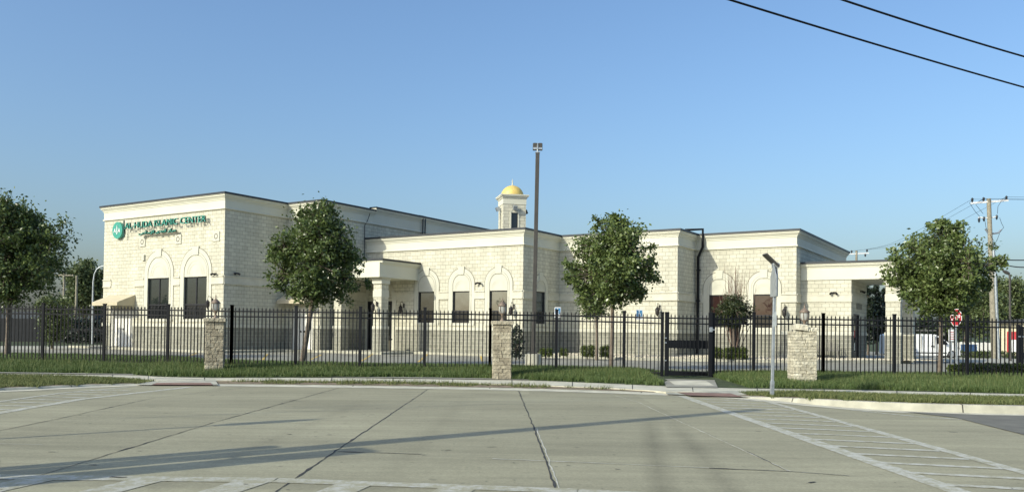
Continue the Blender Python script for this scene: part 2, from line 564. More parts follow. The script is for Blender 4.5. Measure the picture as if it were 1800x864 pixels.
# kerb line (foot of the kerb, road level)
KERB = [(-40, 6), (-20, 10.5), (-14.5, 14.4), (-10.93, 17.7), (-9.52, 19.83), (-8.91, 20.31), (-7.34, 20.4), (-5.59, 20.41), (-2.79, 20.42), (0.02, 20.22), (1.4, 19.98), (3.6, 19.26),
        (5.25, 18.6), (5.9, 17.3), (6.5, 16.2), (7.3, 15.6), (9.58, 15.3), (14, 15.2), (40, 15.2)]
KH = [.06, .06, .06, .05, .04, .012, .012, .02, .02, .02, .02, .02, .012, .10, .14, .15, .15, .15, .15]
def off(poly, d):
    res = []
    for i, p in enumerate(poly):
        a = Vector(poly[max(i - 1, 0)]); b = Vector(poly[min(i + 1, len(poly) - 1)])
        t = (b - a).normalized()
        nn = Vector((-t.y, t.x))
        res.append((p[0] + nn.x * d, p[1] + nn.y * d))
    return res
def resample(poly, vals, step=0.35):
    P, V = [], []
    for i in range(len(poly) - 1):
        a, b = Vector(poly[i]), Vector(poly[i + 1])
        k = max(1, int((b - a).length / step))
        for j in range(k):
            t = j / k
            P.append(tuple(a.lerp(b, t))); V.append(vals[i] * (1 - t) + vals[i + 1] * t)
    P.append(poly[-1]); V.append(vals[-1])
    return P, V
KP, KV = resample(KERB, KH, .5)
for _ in range(3):
    KP = [KP[0]] + [tuple((Vector(KP[i - 1]) + Vector(KP[i]) * 2 + Vector(KP[i + 1])) / 4) for i in range(1, len(KP) - 1)] + [KP[-1]]
    KV = [KV[0]] + [(KV[i - 1] + 2 * KV[i] + KV[i + 1]) / 4 for i in range(1, len(KV) - 1)] + [KV[-1]]
K1, K2, KG = off(KP, .04), off(KP, .17), off(KP, -.42)
mb = MB()
n = len(KP)
rows = [[(p[0], p[1], .004) for p in KP], [(p[0], p[1], z) for p, z in zip(K1, KV)], [(p[0], p[1], z + .004) for p, z in zip(K2, KV)]]
for r0, r1 in zip(rows, rows[1:]):
    mb.add(r0 + r1, [(i, i + 1, n + i + 1, n + i) for i in range(n - 1)])
tag(mb.build('kerb', MT['kerb']), kind='structure')
strip('gutter', [(p[0], p[1], .006) for p in KG], [(p[0], p[1], .006) for p in KP], MT['concrete'])

# sidewalk: front and back edges surveyed from the photo at its height
SZ = .06
SB = [(-700, 652), (-250, 652), (0, 654.5), (170, 657), (230, 658), (278, 661.5), (372, 663.5), (480, 663.3), (720, 663.5), (850, 665.5), (950, 668.5), (1050, 672.5), (1138, 676.5), (1171, 678.3), (1312, 682.0), (1400, 683.2), (1495, 684.6), (1620, 687.7), (1800, 692), (2300, 704)]
SF = [(-700, 655), (-250, 655), (0, 657.8), (170, 661), (230, 664), (278, 668.5), (372, 667.5), (480, 667.8), (720, 670), (850, 673), (950, 676.5), (1050, 680), (1138, 685), (1171, 687.5), (1312, 687.5), (1400, 688), (1495, 690), (1620, 694), (1800, 697.5), (2300, 711)]
SBw = [G(x, y, SZ) for x, y in SB]
SFw = [G(x, y, SZ) for x, y in SF]
mb = MB()
n = len(SBw)
dz = Vector((0, 0, .12))
mb.add([*SFw, *SBw], [(i, i + 1, n + i + 1, n + i) for i in range(n - 1)])
mb.add([*[p - dz for p in SFw], *SFw], [(i, i + 1, n + i + 1, n + i) for i in range(n - 1)])
tag(mb.build('sidewalk', MT['concrete']), kind='structure')
def cross_joints(name, lo_, hi_, step, z0, z1):
    mb = MB(); acc = 0
    for i in range(len(lo_) - 1):
        a, b = Vector(lo_[i]), Vector(lo_[i + 1])
        L_ = (b - a).length
        t = step - acc
        while t < L_:
            f = t / L_
            p, q = a.lerp(b, f), Vector(hi_[i]).lerp(Vector(hi_[i + 1]), f)
            d = (b - a).normalized() * .011
            mb.add([(p.x - d.x, p.y - d.y, z0 + .004), (p.x + d.x, p.y + d.y, z0 + .004), (q.x + d.x, q.y + d.y, z1 + .004), (q.x - d.x, q.y - d.y, z1 + .004)], [(0, 1, 2, 3)])
            t += step
        acc = (acc + L_) % step
    return tag(mb.build(name, MT['tar']), kind='structure')
cross_joints('sidewalk_joint', [p.xy for p in SFw], [p.xy for p in SBw], 1.6, SZ, SZ)
mb = MB(); acc = 0
for i in range(0, len(KP) - 1, 6):
    d = (Vector(KP[i + 1]) - Vector(KP[i])).normalized() * .01
    ring = [(KP[i], .010), (K1[i], KV[i] + .004), (K2[i], KV[i] + .008)]
    for (p, z), (q, z2) in zip(ring, ring[1:]):
        nn = Vector((d.y, -d.x)).normalized() * .004
        mb.add([(p[0] - d.x + nn.x, p[1] - d.y + nn.y, z), (p[0] + d.x + nn.x, p[1] + d.y + nn.y, z), (q[0] + d.x + nn.x, q[1] + d.y + nn.y, z2), (q[0] - d.x + nn.x, q[1] - d.y + nn.y, z2)], [(0, 1, 2, 3)])
tag(mb.build('kerb_joint', MT['tar']), kind='structure')
def interp(poly, x):
    for a, b in zip(poly, poly[1:]):
        if a[0] <= x <= b[0]:
            t = (x - a[0]) / (b[0] - a[0])
            return a[1] + t * (b[1] - a[1])
    return poly[0][1] if x < poly[0][0] else poly[-1][1]
SFx = [(p.x, p.y) for p in SFw]
SBx = [(p.x, p.y) for p in SBw]
KX = sorted([(p[0], p[1]) for p in K2])
# verge between kerb and sidewalk
xs = [x * .5 for x in range(-60, 61)]
def verge_z(x):
    return .05 if -9 < x < 5 else .14
lo, hi = [], []
for x in xs:
    k = interp(KX, x)
    s = interp(SFx, x)
    kz = interp(sorted([(p[0], z) for p, z in zip(K2, KV)]), x) + .006
    lo.append((x, k - .02, kz)); hi.append((x, max(s, k) + .03, SZ - .02))
strip('verge', lo, hi, MT['earth'])
# curb ramps with brick-red tactile plates
def ramp(pts, plate):
    sheet('curb_ramp', [G(x, y, .05) for x, y in pts], .05, MT['kerb'])
for nm, quadp, z in (('left', [(238, 675.5), (276, 663), (378, 666), (384, 676)], 0), ('right', [(1172, 692), (1168, 684), (1322, 687), (1318, 697.5)], 0)):
    mb = MB()
    a, b, c, d = quadp
    A, B_, C_, D_ = G(*a, .028), G(*b, .066), G(*c, .066), G(*d, .028)
    mb.quad(A, D_, C_, B_)
    tag(mb.build('curb_ramp', MT['kerb']), kind='structure')
for quadp in ([(266, 675.3), (276, 671.8), (370, 671.8), (374, 675.6)], [(1213, 694.2), (1190, 688.4), (1284, 690.4), (1305, 696.6)]):
    mb = MB()
    A, B_, C_, D_ = [G(x, y, zz) for (x, y), zz in zip(quadp, (.034, .052, .052, .034))]
    mb.quad(A, D_, C_, B_)
    tag(mb.build('tactile_paving', MT['tactile']), kind='structure')

# lawn between sidewalk and parking lot
FENCE = [(-16.8, 26.2), (-15.9, 26.1), (-14.87, 26.0), (-12.9, 25.9), (-10.7, 25.5), (-8.5, 24.9), (-6.55, 24.8), (-4.6, 24.7), (-2.68, 24.8), (-.68, 25.0), (1.3, 25.2), (3.32, 25.1), (4.5, 24.8), (5.8, 24.6), (7.24, 24.9), (9.28, 24.8), (11.27, 24.5), (13.3, 24.2), (15.3, 24), (30, 23)]
LOTE = [(-80, 37), (-22, 36.5), (-18, 36), (-14, 35), (-12, 32.5), (-7, 30.6), (0, 30), (2.5, 29.5), (5.2, 28.0), (6.2, 27.0), (9, 27.6), (13, 28.4), (16, 28.2), (40, 27)]
xs = [x * .5 for x in range(-130, 91)]
def lawn_rows(x):
    f = interp(FENCE, x)
    fz = .22 if x < 3 else (.19 if x > 7 else .22 - .03 * (x - 3) / 4)
    g = max(0, 1 - abs(x - 5.2) / 1.3)
    fz -= .11 * min(1, g * 1.5)
    return [(x, interp(SBx, x) - .02, SZ + .006), (x, (interp(SBx, x) + f) / 2, SZ + .6 * (fz - SZ)), (x, f - .3, fz), (x, f + 1, fz), (x, interp(LOTE, x), .10), (x, interp(LOTE, x) + .05, -.1)]
rows = [lawn_rows(x) for x in xs]
mb = MB()
for i in range(len(xs) - 1):
    for j in range(5):
        mb.quad(rows[i][j], rows[i + 1][j], rows[i + 1][j + 1], rows[i][j + 1])
tag(mb.build('lawn', MT['turf']), kind='structure')
def lawn_z(x, y):
    r = lawn_rows(x)
    for p, q in zip(r, r[1:]):
        if p[1] <= y <= q[1] and q[1] > p[1]:
            t = (y - p[1]) / (q[1] - p[1])
            return p[2] + t * (q[2] - p[2])
    return r[0][2]
# concrete landing at the gate
mb = MB()
pth = [(1160, 684), (1155, 678), (1168, 664), (1254, 668), (1264, 682)]
mb.add([G(x, y, .075 if y > 676 else .125) for x, y in ((1171, 679.5), (1166, 665), (1256, 667), (1262, 680.5))], [(0, 1, 2, 3)])
tag(mb.build('path', MT['lot']), kind='structure')
mb = MB()
mb.add([G(x, y, .088 if y > 672 else .13) for x, y in ((1186, 676), (1176, 668.5), (1241, 668.5), (1256, 677))], [(0, 1, 2, 3)])
tag(mb.build('path', MT['concrete']), kind='structure')

# parking lot (falls gently beyond the canopy)
mb = MB()
LOTZ = .08
lx = [-90, -30, -14, 0, 10, 16, 23, 32, 60, 120]
ly = [23, 27, 33, 38, 44, 50, 55, 80]
def lotz(x, y):
    t = min(1, max(0, (x - 16) / 7)) * min(1, max(0, (y - 33) / 22))
    return LOTZ - .20 * t
for i in range(len(lx) - 1):
    for j in range(len(ly) - 1):
        q = [(lx[i], ly[j]), (lx[i + 1], ly[j]), (lx[i + 1], ly[j + 1]), (lx[i], ly[j + 1])]
        mb.add([(x, y, lotz(x, y)) for x, y in q], [(0, 1, 2, 3)])
tag(mb.build('parking_lot', MT['lot']), kind='structure')
# asphalt street joining on the right
sheet('road', [G(1590, 723.5), G(1680, 734), G(1800, 764), G(2000, 835), (25, 6), (60, 6), (60, 15.0), (10, 15.0), (8.6, 15.05)], .009, MT['asphalt'])

# joints in the concrete road, as sealed cracks
def crack(pts, wd, m, z=.0045, jag=.005, seed=1):
    rr = random.Random(seed)
    mb = MB()
    L, Rr = [], []
    for (x0, y0), (x1, y1) in zip(pts, pts[1:]):
        d = Vector((x1 - x0, y1 - y0)); k = max(2, int(d.length / .16))
        nn = Vector((-d.y, d.x)).normalized()
        for j in range(k):
            t = j / k
            c = Vector((x0, y0)) + d * t + nn * rr.gauss(0, jag)
            ww = wd * rr.choice((.5, .7, .8, 1, 1, 1.3)) / 2
            if rr.random() < .05: ww *= 2
            L.append((c.x + nn.x * ww, c.y + nn.y * ww, z)); Rr.append((c.x - nn.x * ww, c.y - nn.y * ww, z))
    n = len(L)
    mb.add(Rr + L, [(i, i + 1, n + i + 1, n + i) for i in range(n - 1)])
    return tag(mb.build('road_joint', m), kind='structure')
crack([(-4.46, 3), (-4.44, 7.2), (-4.43, 12.4), (-4.14, 20.1)], .016, MT['tar'], seed=2)
crack([(-2.03, 3), (-2.03, 10), (-1.99, 20.1)], .016, MT['tar'], seed=3)
crack([(.44, 3), (.42, 7.35), (.34, 12.3), (.17, 20.1)], .019, MT['tar'], seed=4)
crack([(.475, 3), (.455, 7.35), (.375, 12.3)], .016, MT['seal'], z=.0043, seed=5)
crack([(-6.7, 3), (-6.87, 12.4), (-7.1, 16.4), (-6.3, 19.6)], .014, MT['tar'], seed=6)
crack([(2.9, 8.6), (2.74, 12.8), (2.6, 17), (2.2, 19.4)], .014, MT['seal'], seed=7)
crack([(2.9, 8.6), (2.86, 10.2)], .014, MT['tar'], z=.005, seed=8)
crack([(-2.0, 9.6), (-.85, 9.45)], .022, MT['tar'], seed=9)
crack([(-.2, 9.2), (.4, 9.1), (2.9, 8.6), (3.6, 8.3)], .022, MT['seal'], seed=10)
crack([(2.1, 8.75), (2.9, 8.6), (3.6, 8.3)], .02, MT['tar'], z=.005, seed=12)
crack([(-8, 9.9), (-5.4, 9.85)], .02, MT['seal'], seed=11)
# little blots of tar and gum on the concrete
mb = MB()
rr = random.Random(5)
for k in range(330):
    x, y = rr.uniform(-7, 7), rr.uniform(6.8, 19)
    if rr.random() < .55: x = rr.choice((-2, .4, -4.4)) + rr.gauss(0, .6)
    r_ = rr.uniform(.004, .016) * (2.6 if rr.random() < .04 else 1)
    st = rr.uniform(1, 4); ph = rr.uniform(0, 3.1)
    pts_ = []
    for i in range(7):
        an_ = i * 2 * math.pi / 7; rad_ = r_ * rr.uniform(.5, 1.3)
        ax_, ay_ = st * rad_ * math.cos(an_), rad_ * math.sin(an_)
        pts_.append((x + ax_ * math.cos(ph) - ay_ * math.sin(ph) * .5, y + ax_ * math.sin(ph) * .35 + ay_ * math.cos(ph), .0052 + k * .00001))
    mb.add(pts_, [tuple(range(7))])
tag(mb.build('road_stain', MT['tar']), kind='structure')

# painted crossings
def paintquads(quads, m, z=.0042):
    mb = MB()
    for k, q in enumerate(quads):
        mb.add([(x, y, z + .00004 * k) for x, y in q], [tuple(range(len(q)))])
    return tag(mb.build('road_marking', m), kind='structure')
qs = []
def line(x0, y0, x1, y1, wd):
    d = Vector((x1 - x0, y1 - y0)).normalized(); nn = Vector((-d.y, d.x)) * wd / 2
    return [(x0 - nn.x, y0 - nn.y), (x1 - nn.x, y1 - nn.y), (x1 + nn.x, y1 + nn.y), (x0 + nn.x, y0 + nn.y)]
qs += [line(4.2, 4, 4.02, 11.6, .22), line(4.02, 11.61, 3.86, 18.9, .20)]
qs += [line(5.4, 4, 5.42, 12.4, .17), line(5.42, 12.41, 5.42, 17.95, .15)]
for k in range(18):
    y = 17.9 - k * .66
    qs.append(line(4.08, y - .02, 5.32, y - .36, .13))
paintquads(qs, MT['paint'])
qs = [line(-8.05, 6.8, -8.3, 16, .20), line(-8.3, 16.01, -7.6, 19.6, .20), line(-9.4, 9, -9.45, 17.4, .12), line(-9.45, 17.41, -8.9, 19.3, .12)]
for k in range(12):
    y = 18.2 - k * .62
    qs.append(line(-8.38, y, -9.34, y + .12, .12))
paintquads(qs, MT['paint'])
qs = [line(-9, 7.70, -2.2, 7.74, .24), line(-2.19, 7.74, .6, 7.40, .22), line(.61, 7.40, 3.95, 6.7, .2)]
for k in range(5):
    x = -4.6 + k * .98
    qs.append([(x - .25, 6.3), (x + .1, 6.3), (x + .42, 7.62), (x + .08, 7.62)])
paintquads(qs, MT['paintnear'], .0050)
paintquads([line(5.6, 17.2, 7.2, 14.6, .08), line(7.2, 14.59, 10, 12.9, .08)], MT['paintfaint'])

# ================================================================== MOSQUE
BO = Vector((0.56634531, 44.19365624, 0.2))
bld = thing('mosque', 'long cream limestone mosque with arched windows, flat dark-edged roofs and a small gold dome', 'building', BO, -TH)
BM = Matrix.Translation(BO) @ Matrix.Rotation(-TH, 4, 'Z')
def W(u, v, z=0):
    return BM @ Vector((u, v, z))

def wall_seg(mb, p, q, z0, z1, holes=(), depth=.16):
    """vertical wall from p to q (outside on the right hand), rectangular holes (s0,s1,za,zb) with reveals"""
    p, q = Vector(p), Vector(q)
    d = q - p; Ln = d.length; d.normalize()
    inn = Vector((-d.y, d.x))
    ss = sorted({0, Ln, *[h[0] for h in holes], *[h[1] for h in holes]})
    zs = sorted({z0, z1, *[min(max(h[2], z0), z1) for h in holes], *[min(max(h[3], z0), z1) for h in holes]})
    P = lambda s, z, dd=0: (p.x + d.x * s + inn.x * dd, p.y + d.y * s + inn.y * dd, z)
    for s0, s1 in zip(ss, ss[1:]):
        for a, b in zip(zs, zs[1:]):
            cs, cz = (s0 + s1) / 2, (a + b) / 2
            if any(h[0] < cs < h[1] and h[2] < cz < h[3] for h in holes):
                continue
            mb.quad(P(s0, a), P(s1, a), P(s1, b), P(s0, b))
    for h in holes:
        a, b = max(h[2], z0), min(h[3], z1)
        if b <= a: continue
        mb.quad(P(h[0], a), P(h[0], a, depth), P(h[0], b, depth), P(h[0], b))
        mb.quad(P(h[1], a, depth), P(h[1], a), P(h[1], b), P(h[1], b, depth))
        if h[3] <= z1: mb.quad(P(h[0], b, depth), P(h[1], b, depth), P(h[1], b), P(h[0], b))
        if h[2] >= z0: mb.quad(P(h[0], a), P(h[1], a), P(h[1], a, depth), P(h[0], a, depth))

def ledge_runs(p, q, skips=()):
    Ln = (Vector(q) - Vector(p)).length
    s, runs = 0, []
    for a, b in sorted(skips):
        if a > s: runs.append((s, a))
        s = max(s, b)
    if s < Ln: runs.append((s, Ln))
    return runs
def ledge_piece(mb, p, q, z0, z1, proud, a, b):
    p, q = Vector(p), Vector(q)
    d = (q - p).normalized()
    o = Vector((d.y, -d.x))
    A, B_ = p + d * a, p + d * b
    mb.prism([(x.x, x.y) for x in (A + o * proud, B_ + o * proud, B_ - o * .05, A - o * .05)], z0, z1)
def ledge(mb, p, q, z0, z1, proud, skips=()):
    for a, b in ledge_runs(p, q, skips):
        ledge_piece(mb, p, q, z0, z1, proud, a, b)

def sweep(mb, path, prof, closed=False):
    """sweep (outward, z) profile along path of exterior corners, outside on the right, mitred"""
    n = len(path)
    offs = []
    for i in range(n):
        P = Vector(path[i])
        d0 = (P - Vector(path[i - 1])).normalized() if (i > 0 or closed) else None
        d1 = (Vector(path[(i + 1) % n]) - P).normalized() if (i < n - 1 or closed) else None
        if d0 is None: d0 = d1
        if d1 is None: d1 = d0
        n0, n1 = Vector((d0.y, -d0.x)), Vector((d1.y, -d1.x))
        m = (n0 + n1)
        m = m / (m.dot(n0)) if m.length > .1 else n0
        offs.append(m)
    k = len(prof)
    vs = []
    for i in range(n):
        for r, z in prof:
            vs.append((path[i][0] + offs[i].x * r, path[i][1] + offs[i].y * r, z))
    fs = []
    for i in range(n if closed else n - 1):
        j = (i + 1) % n
        for a in range(k - 1):
            fs.append((i * k + a, j * k + a, j * k + a + 1, i * k + a + 1))
    mb.add(vs, fs)

def cornice_profile(H, fr=.86):
    return [(-.02, H - fr), (.07, H - fr), (.08, H - fr + .05), (.04, H - fr + .085), (.025, H - fr + .10), (.025, H - .375), (.055, H - .36), (.055, H - .30), (.085, H - .285), (.10, H - .235), (.15, H - .185), (.17, H - .175), (.175, H - .115), (.20, H - .105), (.205, H - .06)]
def coping_profile(H):
    return [(.20, H - .062), (.232, H - .062), (.232, H + .045), (-.35, H + .05), (-.35, H - .5)]

# footprints (outside on the right when walking)
TALL = [(-25.15, 20), (-25.15, -8.23), (-13.95, -8.23), (-13.95, -3.79), (-11.17, -3.79), (-11.17, .57)]
TALL2 = [(-11.17, .57), (-11.17, 13.1), (-25.15, 13.1)]
LOW = [(-11.17, 0), (0, 0), (0, 4), (7.15, 4), (7.15, 6.79), (12.61, 6.79), (12.61, 20.2), (-11.17, 20.2)]
LW = [(4.5, 6.5, 1.67, 4.02), (7.82, 9.84, 1.67, 4.02)]              # tall wing windows (s along front)
D1 = (.97, 3.05, -.1, 2.17)
def run(walls, H, zc):
    mw, mbse = MB(), MB()
    for (p, q, holes, bandskip, bz) in walls:
        wall_seg(mw, p, q, 1.24, H - .5, holes)
        wall_seg(mbse, p, q, -.3, 1.24, [h for h in holes if h[2] < 1.2])
        doors = [(h[0] - .14, h[1] + .14) for h in holes if h[2] < 1.2]
        for ra, rb in ledge_runs(p, q, doors):
            mq = MB(); ledge_piece(mq, p, q, 1.215, 1.40, .05, ra, rb); mq.build('stone_ledge', MT['smooth'], bld)
        if bz:
            sk = doors + list(bandskip)
            for ra, rb in ledge_runs(p, q, sk):
                mq = MB()
                for za, zb, pr_ in ((bz[0], bz[1], .035), (bz[1], bz[1] + .05, .075), (bz[0] - .05, bz[0], .065)):
                    ledge_piece(mq, p, q, za, zb, pr_, ra, rb)
                mq.build('stone_band', MT['band'], bld)
    mw.build('wall', MT['stone'], bld)
    mbse.build('wall_base', MT['base'], bld)
run([((-25.15, 13.1), (-25.15, -8.23), [], [], (3.62, 3.98)),
     ((-25.15, -8.23), (-13.95, -8.23), [D1] + LW, [(4.14, 6.86), (7.46, 10.2)], (3.62, 3.98)),
     ((-13.95, -8.23), (-13.95, -3.79), [], [], (3.62, 3.98)),
     ((-13.95, -3.79), (-11.17, -3.79), [(.55, 2.2, -.1, 2.45)], [], (3.62, 3.98)),
     ((-11.17, -3.79), (-11.17, 13.1), [], [], (3.02, 3.36))], 8.5, 0)
WB = [-6.52, -4.05, -1.55]
RB = [8.5, 10.93]
run([((-11.17, 0), (0, 0), [(.16, 2.1, -.1, 2.9)] + [(w_ + 11.17 - .585, w_ + 11.17 + .585, 1.65, 3.42) for w_ in WB], [(w_ + 11.17 - .9, w_ + 11.17 + .9) for w_ in WB], (3.02, 3.36)),
     ((0, 0), (0, 4), [(1.36, 2.36, 1.65, 3.42)], [(1.0, 2.72)], (3.02, 3.36)),
     ((0, 4), (7.15, 4), [], [], (3.0, 3.34)),
     ((7.15, 4), (7.15, 6.79), [], [], (3.0, 3.34)),
     ((7.15, 6.79), (12.61, 6.79), [(w_ - 7.15 - .56, w_ - 7.15 + .56, 1.57, 3.35) for w_ in RB], [(w_ - 7.15 - .9, w_ - 7.15 + .9) for w_ in RB], (2.96, 3.30)),
     ((12.61, 6.79), (12.61, 20.2), [], [], (2.96, 3.30)),
     ((12.61, 20.2), (-11.17, 20.2), [], [], None)], 6.7, 0)
mc, mk = MB(), MB()
sweep(mc, TALL[:], cornice_profile(8.5)); sweep(mk, TALL[:], coping_profile(8.5))
mc.build('cornice', MT['frieze'], bld); mk.build('roof_coping', MT['coping'], bld)
mc, mk = MB(), MB()
sweep(mc, TALL2, [(-.35, 8.70)] + [(r + .004, z) for r, z in cornice_profile(8.68, .92)][::-1] if False else [(r + .004, z) for r, z in cornice_profile(8.68, 1.04)])
mc.add([(-11.17 + x, .569, z) for x, z in ((-.5, 8.3), (.2, 8.3), (.21, 8.64), (-.5, 8.64))], [(0, 1, 2, 3)])
sweep(mk, TALL2, coping_profile(8.68))
mc.build('cornice', MT['frieze'], bld); mk.build('roof_coping', MT['coping'], bld)
mc, mk = MB(), MB()
sweep(mc, LOW[:8], cornice_profile(6.7)); sweep(mk, LOW[:8], coping_profile(6.7))
mc.build('cornice', MT['frieze'], bld); mk.build('roof_coping', MT['coping'], bld)
mr_ = MB()
mr_.prism([(-25.1, 13), (-25.1, -8.1), (-14.1, -8.1), (-14.1, -3.7), (-11.3, -3.7), (-11.3, 13)], 8.1, 8.2)
mr_.build('roof', MT['roof'], bld)
mr_ = MB()
mr_.prism([(-11.1, .1), (-.1, .1), (-.1, 4.1), (7.05, 4.1), (7.05, 6.9), (12.5, 6.9), (12.5, 20.1), (-11.1, 20.1)], 6.2, 6.3)
mr_.build('roof', MT['roof'], bld)

# local frames for things fixed on a facade: x along wall to the right, y out of the wall (towards viewer negative), z up
def facade(u, v, side=False):
    return Matrix.Translation((u, v, 0)) @ (Matrix.Rotation(math.pi / 2, 4, 'Z') if side else Matrix.Identity(4))
def xf(mb, mtx):
    mb.v = [tuple(mtx @ Vector(p)) for p in mb.v]
    return mb

def arch_window(mtx, wd, z0, z1, spring, rin, rout, key, style, pane='glass'):
    # frame: outer border + mullions, set back in the opening
    f = MB()
    h = wd / 2
    t = .06
    for a, b, c, d in ((-h, -h + t, z0, z1), (h - t, h, z0, z1), (-h + t, h - t, z0, z0 + t), (-h + t, h - t, z1 - t, z1)):
        f.box(a, b, .05, .13, c, d)
    if style == 'double':
        f.box(-.035, .035, .05, .13, z0 + .8, z1 - t)
        f.box(-h + t, h - t, .045, .13, z0 + .76, z0 + .84)
        f.box(-.03, .03, .05, .13, z0 + t, z0 + .76)
    else:
        f.box(-h + t, h - t, .045, .13, z0 + .60, z0 + .68)
    fo = xf(f, mtx).build('window', MT['frame'], bld)
    zm = z0 + (.8 if style == 'double' else .64)
    g = MB(); g.box(-h + .03, h - .03, .085, .10, zm, z1 - .03)
    xf(g, mtx).build('pane', MT[pane], fo)
    g = MB(); g.box(-h + .03, h - .03, .085, .10, z0 + .03, zm)
    xf(g, mtx).build('pane', MT['glasslow'], fo)
    # surround: pilasters, arch ring, tympanum, keystone
    s = MB()
    n = 20
    zb = z0 - .14
    for sg in (-1, 1):
        for (r0, r1, pr) in ((rin, rin + (rout - rin) * .30, .036), (rin + (rout - rin) * .30 + .018, rout, .022)):
            a, b = sorted((sg * r0, sg * r1))
            s.box(a, b, -pr, .06, zb, spring)
    for (r0, r1, pr) in ((rin, rin + (rout - rin) * .30, .036), (rin + (rout - rin) * .30 + .018, rout, .022)):
        ring = []
        for k in range(n + 1):
            a = math.pi * k / n
            ring.append(((r0 * math.cos(a), spring + r0 * math.sin(a)), (r1 * math.cos(a), spring + r1 * math.sin(a))))
        for k in range(n):
            (p0, q0), (p1, q1) = ring[k], ring[k + 1]
            V = [(p0[0], -pr, p0[1]), (q0[0], -pr, q0[1]), (q1[0], -pr, q1[1]), (p1[0], -pr, p1[1]),
                 (p0[0], .02, p0[1]), (q0[0], .02, q0[1]), (q1[0], .02, q1[1]), (p1[0], .02, p1[1])]
            s.add(V, [(0, 1, 2, 3), (1, 5, 6, 2), (4, 0, 3, 7)])
    s.add([(x, -pr_, z) for (x, z) in [(-key * .42, spring + rin - .03), (key * .42, spring + rin - .03), (key * .5, spring + rout + .1), (-key * .5, spring + rout + .1)] for pr_ in (.07, -.02)],
          [(0, 2, 4, 6), (0, 6, 7, 1), (2, 3, 5, 4), (4, 5, 7, 6), (0, 1, 3, 2)])
    s.box(-rout, rout, -.04, .05, zb - .02, zb + .12)
    xf(s, mtx).build('arch_surround', MT['smooth'], fo)
    s = MB()
    for r0, r1, pr in ((rout, rout + .042, .012), (rin - .012, rin + .004, .040)):
        for k in range(n):
            a0, a1 = math.pi * k / n, math.pi * (k + 1) / n
            s.add([(r * math.cos(a), -pr, spring + r * math.sin(a)) for r, a in ((r0, a0), (r1, a0), (r1, a1), (r0, a1))], [(0, 1, 2, 3)])
        for sg in (-1, 1):
            s.quad((sg * r0, -pr, zb), (sg * r1, -pr, zb), (sg * r1, -pr, spring), (sg * r0, -pr, spring))
    xf(s, mtx).build('joint_line', MT['plate'], fo)
    s = MB()
    fan = [(rin * math.cos(math.pi * k / n), -.018, spring + rin * math.sin(math.pi * k / n)) for k in range(n + 1)]
    s.add(fan + [(-rin, -.018, z1), (rin, -.018, z1)], [tuple([n + 2] + list(range(n + 1)) + [n + 1])])
    s.box(-rin, rin, -.016, .13, z1 - .001, z1 + .02)
    # faint raised arch inside the tympanum
    for r0 in (rin * .55, rin * .72):
        for k in range(n):
            a0, a1 = math.pi * k / n, math.pi * (k + 1) / n
            r1 = r0 + .03
            s.add([(r * math.cos(a), -.03, z1 + .12 + r * math.sin(a) * 1.05) for r, a in ((r0, a0), (r1, a0), (r1, a1), (r0, a1))], [(0, 1, 2, 3)])
    xf(s, mtx).build('tympanum', MT['smooth'], fo)
    return fo
for c in (-19.65, -16.33 + .01):
    arch_window(facade(c + .0, -8.23), 2.0, 1.67, 4.02, 4.25, 1.0, 1.36, .58, 'double')
for c, pn in zip(WB, ('glass', 'glassbright', 'glassbright')):
    arch_window(facade(c, 0), 1.17, 1.65, 3.42, 3.79, .585, .9, .43, 'single', pn)
arch_window(facade(0, 1.86, True), 1.0, 1.65, 3.42, 3.55, .5, .82, .4, 'single', 'glassbright')
for c in RB:
    arch_window(facade(c, 6.79), 1.12, 1.57, 3.35, 3.68, .56, .9, .42, 'single', 'glasscurtain')

# entrance arch + dark double doors under the portico
def door(mtx, wd, hgt, m, fm, leaves=1, glazed=False):
    d = MB()
    for a, b in ((-wd / 2, -wd / 2 + .07), (wd / 2 - .07, wd / 2)):
        d.box(a, b, -.02, .12, 0, hgt)
    d.box(-wd / 2, wd / 2, -.025, .12, hgt - .07, hgt)
    fo = xf(d, mtx).build('door', fm, bld)
    lw = (wd - .14) / leaves
    for k in range(leaves):
        x0 = -wd / 2 + .07 + k * lw
        q = MB(); q.box(x0 + .008, x0 + lw - .008, .05, .10, .02, hgt - .08)
        xf(q, mtx).build('door_leaf', m, fo)
        if glazed:
            q = MB(); q.box(x0 + .12, x0 + lw - .12, .035, .06, .35, hgt - .2)
            xf(q, mtx).build('pane', MT['glassbright'], fo)
        q = MB(); hx = x0 + (lw - .14 if k % 2 == 0 else .14)
        q.box(hx - .02, hx + .02, -.01, .05, .98, 1.1)
        xf(q, mtx).build('handle', MT['frame'], fo)
    return fo
door(facade(-23.14, -8.23), 2.08, 2.17, MT['white'], MT['white'], 2)
door(facade(-12.575, -3.79), 1.65, 2.45, MT['white'], MT['white'], 2)
door(facade(-10.04, 0), 1.94, 2.9, MT['frame'], MT['frame'], 2, True)
s = MB()
for k in range(20):
    a0, a1 = math.pi * k / 20, math.pi * (k + 1) / 20
    s.add([(r * math.cos(a), -.04, 2.95 + r * math.sin(a)) for r, a in ((.97, a0), (1.27, a0), (1.27, a1), (.97, a1))], [(0, 1, 2, 3)])
for sg in (-1, 1):
    s.box(min(sg * .97, sg * 1.27), max(sg * .97, sg * 1.27), -.041, .05, 0, 2.95)
xf(s, facade(-10.04, 0)).build('arch_surround', MT['smooth'], bld)

